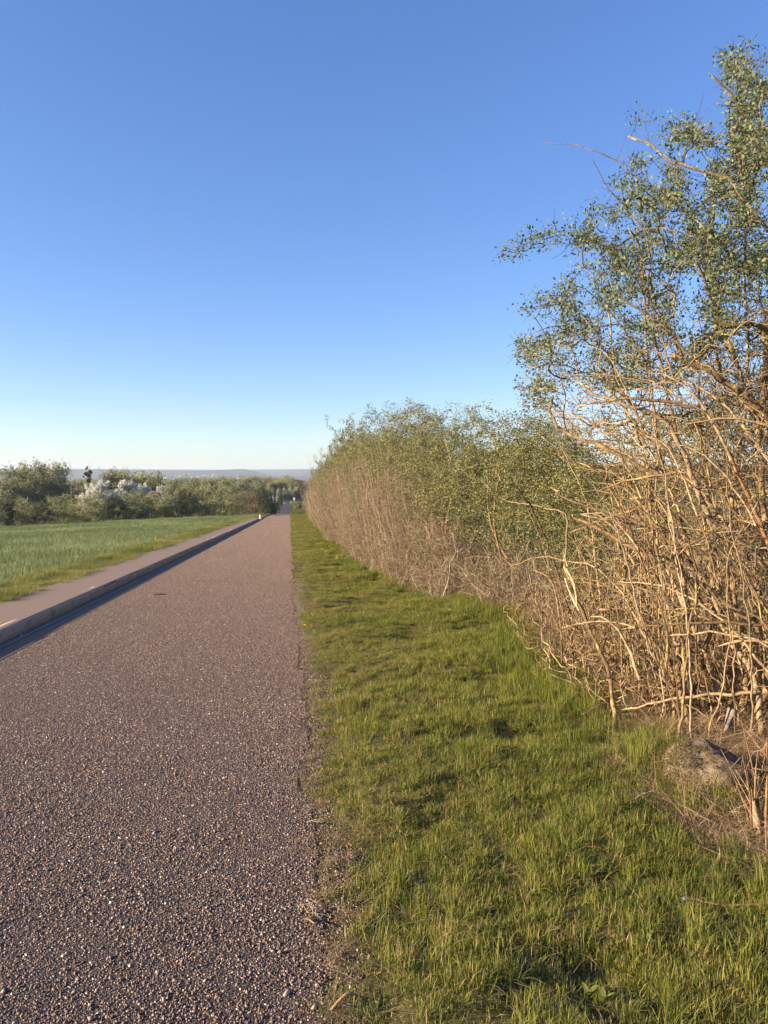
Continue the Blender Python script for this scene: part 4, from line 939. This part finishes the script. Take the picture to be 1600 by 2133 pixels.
# far town on the hillside
M_wall = mat_plain('far_house_wall', (.48, .45, .41)); M_roof = mat_plain('far_house_roof', (.20, .11, .08)); M_win = mat_plain('far_window', (.05, .06, .07))
def house_meshes(w, d, h, rh):
    V, F = boxes([(0, 0, h / 2, w, d, h)]); wall = mesh_np('wall', V, F, M_wall)
    V = np.array([(-w / 2 - .4, -d / 2 - .4, h), (w / 2 + .4, -d / 2 - .4, h), (w / 2 + .4, d / 2 + .4, h), (-w / 2 - .4, d / 2 + .4, h), (-w / 2 - .4, 0, h + rh), (w / 2 + .4, 0, h + rh)])
    F4 = np.array([(0, 1, 5, 4), (2, 3, 4, 5), (0, 3, 2, 1), (0, 4, 3, 3), (1, 2, 5, 5)])[:3]
    me = bpy.data.meshes.new('roof'); me.from_pydata([tuple(v) for v in V], [], [(0, 1, 5, 4), (2, 3, 4, 5), (0, 3, 2, 1), (0, 4, 3), (1, 2, 5)]); me.materials.append(M_roof)
    V, F = boxes([(-w * .3, -d / 2 - .06, h * .5, w * .12, .12, h * .3), (0, -d / 2 - .06, h * .5, w * .12, .12, h * .3), (w * .3, -d / 2 - .06, h * .5, w * .12, .12, h * .3)]); win = mesh_np('windows', V, F, M_win)
    return wall, me, win
hms = [house_meshes(14, 10, 8, 3), house_meshes(11, 9, 6, 3.5), house_meshes(22, 12, 11, 2.5)]
def place_house(k, px, Y, label, group, sc=1.0):
    x = (px - 604) / FPX * Y; r = empty('town_house', (x, Y, float(height(x, Y))), rng.uniform(-.5, .5)); tag(r, label, 'house', group); r.scale = (sc, sc, sc)
    for nm, me in zip(('wall', 'roof', 'windows'), hms[k]): mobj(nm, me, r)
for i in range(26):
    place_house(int(rng.integers(0, 2)), rng.uniform(350, 500), rng.uniform(4450, 5000), 'tiny pale house in the town on the far blue hillside', 'houses of the far hillside town')
for i, px in enumerate((440, 446, 452, 458, 464)):
    place_house(2, px, 4050 + 20 * i, 'white block in the bright row below the far town', 'white blocks below the far town', 1.0)
for px in (566, 572): place_house(2, px, 3900, 'pale building in the valley right of the hill hump', 'pale buildings right of the hill hump')

# ================================================================== SMALL THINGS
def lathe(prof, n=14):
    V = []; F = []
    for (r, z) in prof:
        for i in range(n): a = 2 * math.pi * i / n; V.append((r * math.cos(a), r * math.sin(a), z))
    for k in range(len(prof) - 1):
        for i in range(n): j = (i + 1) % n; F.append((k * n + i, k * n + j, (k + 1) * n + j, (k + 1) * n + i))
    return np.array(V), np.array(F)
M_white = mat_plain('white_paint', (.75, .73, .68), .5); M_yellow = mat_plain('yellow_paint', (.75, .52, .06), .5); M_metal = mat_plain('galvanised_metal', (.38, .39, .40), .45)
# marker block at the kerb end
p = ground_at(545, 1081); mb = empty('kerb_marker', (p[0], 84.2, float(height(p[0], 84.2)) + .02)); tag(mb, 'small white marker block with yellow top at the kerb end', 'marker')
V, F = lathe([(.001, 0), (.15, 0), (.14, .05), (.11, .32), (.105, .40)], 12); mobj('body', mesh_np('body', V, F, M_white, True), mb)
V, F = lathe([(.118, .395), (.112, .47), (.08, .53), (.001, .55)], 12); mobj('cap', mesh_np('cap', V, F, M_yellow, True), mb)
# round sign at the far bend
x = (613 - 604) / FPX * 305; sg = empty('road_sign', (x, 305, float(height(x, 305)))); tag(sg, 'pale round sign with a small plate on a post at the far bend', 'sign')
V, F = lathe([(.04, 0), (.04, 2.45)], 8); mobj('post', mesh_np('post', V, F, M_metal, True), sg)
V, F = lathe([(.001, -.02), (.40, -.02), (.42, 0), (.40, .02), (.001, .02)], 20); o = mobj('disc', mesh_np('disc', V, F, M_white), sg, (0, -.07, 2.05)); o.rotation_euler = (R(90), 0, 0)
V, F = boxes([(0, -.07, 1.45, .8, .03, .28)]); mobj('plate', mesh_np('plate', V, F, M_white), sg)
for (px, Y, h, lab) in ((591.5, 300, .7, 'short white post left of the far road'), (606, 306, .95, 'thin pale post between the far road and the sign')):
    x = (px - 604) / FPX * Y; r = empty('marker_post', (x, Y, float(height(x, Y)))); tag(r, lab, 'post', 'marker posts at the far bend')
    V, F = lathe([(.07, 0), (.07, h), (.04, h + .05), (.001, h + .06)], 8); mobj('body', mesh_np('body', V, F, M_white, True), r)
    V, F = lathe([(.074, h * .7), (.074, h * .82)], 8); mobj('band', mesh_np('band', V, F, M_metal, True), r)

# mossy stone
def mat_stone():
    m, nt, out = new_mat('mossy_stone'); co = coord(nt)
    c = ramp(nt, [(.3, (.085, .06, .04)), (.55, (.20, .15, .10)), (.75, (.38, .30, .21))], noise(nt, co, 14, 6, .7))
    finish(nt, out, c, .9, .15, noise(nt, co, 30, 6, .7), .9, .03); return m
M_stone = mat_stone()
sp = ground_at(1490, 1655)
def rock(seed, sx, sy, sz, sub=4):
    r = np.random.default_rng(seed); import bmesh
    bm = bmesh.new(); bmesh.ops.create_icosphere(bm, subdivisions=sub, radius=1.0)
    V = np.array([v.co[:] for v in bm.verts]); F = np.array([[v.index for v in f.verts] for f in bm.faces]); bm.free()
    planes = unit(r.normal(0, 1, (7, 3)))
    for pn in planes:
        d = V @ pn; lim = r.uniform(.66, .86); V = V - np.maximum(d - lim, 0)[:, None] * pn * .85
    V += V * (-.0 + .22 * (vnoise(V[:, 0] * 3 + 9, V[:, 1] * 3 + V[:, 2] * 2, 1.3)[:, None] - .5) + .10 * (vnoise(V[:, 0] * 9, V[:, 1] * 9 + V[:, 2] * 7, 1.1, 1)[:, None] - .5))
    return V * np.array([sx, sy, sz]), F
V, F = rock(4, .27, .20, .21)
q = np.array(Euler((R(8), R(18), R(-25))).to_matrix()); V = V @ q.T
st = empty('mossy_stone', sp); tag(st, 'mossy pale boulder half buried at the hawthorn foot', 'stone')
o = mobj('boulder', mesh_np('boulder', V, F, M_stone, True), st); o.location = (0, 0, .06)
# moss cushion: many tiny fronds on the upper left
nrm = unit(V); sel = np.where((V[:, 0] + .2 * V[:, 1] < -.10 + .05 * np.sin(V[:, 2] * 40)) & (V[:, 2] > -.08))[0]; c = V[rng.choice(sel, 5200)] * rng.uniform(.98, 1.03, (5200, 1)) + rng.normal(0, .008, (5200, 3)) + np.array([-.02, -.01, .06])
Vm, Fm, t = leaf_mesh_data(c, .009, .5, .6); mobj('moss', mesh_np('moss', Vm, Fm, lm('moss_fronds', (.07, .06, .012), (.13, .11, .02), (.22, .18, .04)), False, {'tint': t}), st)['kind'] = 'stuff'
# leaning pipe
pb = at(1507, 1572, 4.38); pt = at(1527, 1476, 4.42)
gzb = float(height(pb[0], pb[1])); dirp = unit(pt - pb); pb2 = pb - dirp * ((pb[2] - gzb) / dirp[2] + .06)
ln = np.linalg.norm(pt - pb2)
pipe = empty('leaning_pipe', pb2); tag(pipe, 'short weathered pale grey pipe leaning among the stems', 'pipe')
V, F = lathe([(.030, 0), (.031, ln * .5), (.032, ln - .02), (.030, ln - .004), (.026, ln), (.022, ln - .003), (.021, ln - .10), (.001, ln - .10)], 16)
m, nt_, out_ = new_mat('weathered_pipe'); co = coord(nt_); c = mixc(nt_, ramp(nt_, [(.38, (0, 0, 0)), (.60, (1, 1, 1))], noise(nt_, co, 22, 5)), (.27, .24, .20), (.11, .08, .055)); finish(nt_, out_, c, .7, .3, noise(nt_, co, 60, 3), .3, .005)
o = mobj('tube', mesh_np('tube', V, F, m, True), pipe); o.rotation_mode = 'QUATERNION'; o.rotation_quaternion = Vector(dirp).to_track_quat('Z', 'Y')
# torn stump at the right edge
sb = ground_at(1585, 1760); stump = empty('torn_stump', sb); tag(stump, 'shredded brown stump at the right edge beside the stone', 'stump'); chs = []
tp = at(1555, 1570, sb[1] + .25)
for i in range(17):
    a = sb + rng.normal(0, .025, 3) * np.array([1, 1, .2]) - np.array([0, 0, .03]); b = tp + rng.normal(0, .075, 3) + np.array([0, 0, rng.uniform(-.2, .05)]); chs.append((densify([a, (a + b) / 2 + rng.normal(0, .015, 3), b], .1, .002), None))
chs = [(p, np.linspace(.006, .0014, len(p)) * rng.uniform(.6, 1.4)) for p, _ in chs]
V, F, t = tubes(chs, 4); part('fibres', V, F, M_dry, stump, {'tint': t}, sb, kind='stuff')
V, F, t = tubes([(np.array([sb - np.array([0, 0, .05]), sb + (tp - sb) * .25, sb + (tp - sb) * .5]), np.array([.024, .018, .006]))], 8); part('core', V, F, M_bark, stump, {'tint': t}, sb)

# litter of dry bits under the hawthorn
litter = [tuft(500 + s, 30, .09, .02, .10, .0035, 2.6, mat_blade('dry_litter', [(0, (.10, .065, .035)), (.5, (.27, .185, .10)), (1, (.52, .40, .24))], True, .15) if s == 0 else bpy.data.materials['dry_litter'], 3, .3, 'litter_clump') for s in range(5)]
n = 13000; x = rng.uniform(1.3, 4.4, n); y = rng.uniform(2.2, 14, n); f = hedge_face(y); pr = sstep(-.12 - .38 * sstep(5.5, 4, y), .25, x - f + .30 * (vnoise(x, y, 2, 2) - .5)) + 1.2 * sstep(1.1, .75, np.hypot((x - 2.35) / .62, (y - 3.4) / .85) + .8 * (vnoise(x, y, 4, 0) - .5))
k = rng.random(n) < pr; x, y = x[k], y[k]; n = len(x)
o = scatter('dry_litter', np.stack([x, y, height(x, y) + .045], 1), np.stack([rng.normal(0, .3, n), rng.normal(0, .3, n), rng.uniform(0, 6.28, n)], 1), np.stack([np.ones(n)] * 2 + [rng.uniform(.25, .8, n)], 1), rng.integers(0, 5, n), rng.random(n), litter)
tag(o, 'brown twig and leaf litter under the hawthorn and hedge', 'litter', kind='stuff')
# grit and straw along the road edge
n = 420; y = 1.6 * (30 / 1.6) ** rng.random(n); x = edge_x(y) + rng.normal(.05, .06, n)
o = scatter('edge_litter', np.stack([x, y, height(x, y) + .028], 1), np.stack([rng.normal(0, .2, n), rng.normal(0, .2, n), rng.uniform(0, 6.28, n)], 1), np.stack([rng.uniform(.2, .45, n)] * 2 + [rng.uniform(.1, .3, n)], 1), rng.integers(0, 5, n), rng.random(n), litter)
tag(o, 'broken straw and grit along the ragged lane edge', 'litter', kind='stuff')

# fallen sticks lying singly
def stick(label, px0, px1, r, mat, lift=.035, name='fallen_stick'):
    a = ground_at(*px0); b = ground_at(*px1); a[2] += lift; b[2] += lift + .02; m = (a + b) / 2 + rng.normal(0, .012, 3) + np.array([0, 0, .012]); p = densify([a, m, b], .03, .0015)
    V, F, t = tubes([(p, np.linspace(r, r * .55, len(p)))], 6); c = a.copy(); o = mobj(name, mesh_np(name, V - c, F, mat, True, {'tint': t * 0 + .4}), None, c)
    tag(o, label, 'stick')
stick('thin red brown stick lying in grass at the right frame edge', (1585, 1912), (1425, 1906), .006, M_dry, .05)
stick('short pale stick on the grass below the mossy stone', (1305, 1700), (1368, 1688), .008, M_bark_grey, .06)
stick('pale curved straw stick on the short grass in the middle foreground', (912, 1788), (935, 1815), .004, M_bark_grey)
stick('pale twig lying at the lane edge left of the grass', (634, 1930), (655, 1952), .0045, M_bark_grey, .03)
stick('pale twig across the worn edge above the other twig', (640, 1725), (664, 1734), .004, M_bark_grey, .03)
stick('thin brown twig slanting in the grass at the bottom', (690, 2125), (745, 2105), .006, M_dry, .03)
stick('long thin twig leaning out of the brushwood onto the grass', (1210, 1515), (1300, 1470), .007, M_dry, .08)
stick('pale branch lying at the foot of the brown hedge', (935, 1278), (990, 1292), .009, M_bark_grey, .06)

# broad-leaved weeds, one leaf = one part
M_weedleaf = lm('broad_weed_leaf', (.13, .16, .035), (.21, .25, .06), (.29, .32, .09))
def blade_leaf(L, W, curl=.5, n=6):
    V = []; F = []
    for i in range(n + 1):
        u = i / n; ww = W * math.sin(math.pi * min(1, .08 + u * .92)) ** .8 * (1 - .2 * u) * .5; zc = L * (.75 * u - curl * u * u); yc = L * u * .8
        V += [(-ww, yc, zc + ww * .35), (0, yc, zc), (ww, yc, zc + ww * .35)]
    for i in range(n):
        b = 3 * i; F += [(b, b + 1, b + 4, b + 3), (b + 1, b + 2, b + 5, b + 4)]
    return mesh_np('leaf', np.array(V), np.array(F), M_weedleaf, True, {'tint': np.full(len(V), rng.random())})
def weed(label, px, py, n, L, W, curl=.4, spread=1.0):
    g = ground_at(px, py); r = empty('broadleaf_weed', g + np.array([0, 0, .02])); tag(r, label, 'weed', 'broad leaved weeds in the verge')
    for i in range(n):
        o = mobj('leaf', blade_leaf(.72 * L * rng.uniform(.7, 1.15), .72 * W * rng.uniform(.8, 1.2), curl * rng.uniform(.5, 1.3)), r); o.rotation_euler = (rng.normal(.15, .25), 0, i * 6.283 / n + rng.normal(0, .3))
weed('pale green rosette weed in the grass right of the middle', 1345, 1985, 9, .10, .028, .25)
weed('pointed leaf weed just left of the rosette weed', 1300, 1965, 5, .09, .022, .15)
weed('round leafed weed under the red brown stick', 1490, 1940, 6, .07, .05, .5)
weed('broad leafed weed right of the round leafed one', 1535, 1950, 6, .07, .035, .5)
weed('small bright seedling weed near the bottom edge', 1225, 2085, 3, .06, .03, .2)
weed('two leafed pale weed at the bottom right of the middle', 1255, 2100, 3, .08, .03, .2)
weed('small clover like weed at the bottom by the lane edge', 780, 2110, 5, .035, .03, .6)
weed('leafy weed between grass and the mossy stone', 1370, 1745, 7, .08, .025, .3)
# dandelions, violet, dry leaf, pebble, scrap
M_yel = mat_plain('dandelion_yellow', (.75, .52, .02), .7); M_vio = mat_plain('violet_petal', (.26, .17, .36), .7)
def flower(name, label, cat, px, py, h, mat, rad, npet, group=None):
    g = ground_at(px, py); r = empty(name, g + np.array([0, 0, .01])); tag(r, label, cat, group)
    V, F = lathe([(.0018, 0), (.0015, h)], 5); mobj('stalk', mesh_np('stalk', V, F, M_weedleaf, True, {'tint': np.full(len(V), .4)}), r)
    V = []; F = []
    for i in range(npet):
        a = i * 6.283 / npet + rng.normal(0, .1); d = np.array([math.cos(a), math.sin(a), .35]); s = np.array([-d[1], d[0], 0]); b = len(V); l = rad * rng.uniform(.8, 1.1); ww = rad * (.22 if npet > 8 else .45)
        V += [(0, 0, h), tuple(d * l * .6 + s * ww + np.array([0, 0, h])), tuple(d * l + np.array([0, 0, h])), tuple(d * l * .6 - s * ww + np.array([0, 0, h]))]; F.append((b, b + 1, b + 2, b + 3))
    mobj('petals', mesh_np('petals', np.array(V), np.array(F), mat), r)
flower('dandelion', 'single yellow dandelion at the lane edge', 'flower', 634, 1312, .05, M_yel, .028, 14)
flower('violet', 'tiny violet flower at the tip of the red brown stick', 'flower', 1422, 1916, .07, M_vio, .012, 5)
for i in range(14):
    px = rng.uniform(640, 720); py = 1120 + (px - 640) * .75 + rng.uniform(-6, 14)
    flower('dandelion', 'small yellow dandelion in the grass by the far hedge foot', 'flower', px, py, .16, M_yel, .05, 12, 'dandelions by the hedge foot')
M_dl = mat_plain('dry_leaf', (.48, .26, .10), .8)
g = ground_at(755, 1392); V = []; 
for i in range(10): a = i * .628; V.append((.07 * math.cos(a) * (1 + .2 * math.sin(3 * a)), .035 * math.sin(a), .03 + .02 * math.cos(2 * a)))
V.append((0, 0, .02)); o = mobj('dry_leaf', mesh_np('dry_leaf', np.array(V), np.array([(i, (i + 1) % 10, 10) for i in range(10)]), M_dl, True), None, g + np.array([0, 0, .05])); o.rotation_euler = (.7, 0, 1.2); tag(o, 'dry orange leaf lying on the mown grass', 'leaf')
M_peb = mat_plain('pebble', (.40, .33, .25), .8)
for (px, py, s, lab) in ((597, 2085, .016, 'elongated pale pebble on the lane near the bottom'), (655, 2115, .013, 'pale pebble at the bottom of the lane edge'), (44, 1328, .02, 'small pale stone lying in the kerb shadow')):
    V, F = rock(int(px), s, s * .6, s * .5, 2); g = ground_at(px, py); o = mobj('pebble', mesh_np('pebble', V, F, M_peb, True), None, g + np.array([0, 0, .026])); o.rotation_euler = (0, 0, 1.1); tag(o, lab, 'pebble')
V, F = rock(77, .11, .035, .02, 3); g = ground_at(332, 1242); o = mobj('dirt_clod', mesh_np('dirt_clod', V, F, mat_plain('dark_dirt', (.035, .028, .022)), True), None, g + np.array([0, 0, .028])); tag(o, 'flat dark clod lying on the open lane', 'clod')

# ================================================================== HAZE
m, nt, out = new_mat('valley_haze'); pv = nt.nodes.new('ShaderNodeVolumePrincipled')
pv.inputs['Color'].default_value = (.74, .87, 1, 1); pv.inputs['Density'].default_value = 0.00012; pv.inputs['Anisotropy'].default_value = 0.2
nt.links.new(pv.outputs[0], out.inputs['Volume'])
V, F = boxes([(0, 4500, 0, 14400, 9700, 1)]); V[:, 2] = np.where(V[:, 2] < 0, -62.0, 75.0)
tag(mobj('haze', mesh_np('haze', V, F, m)), 'pale blue evening haze over the valley', 'haze', kind='stuff')
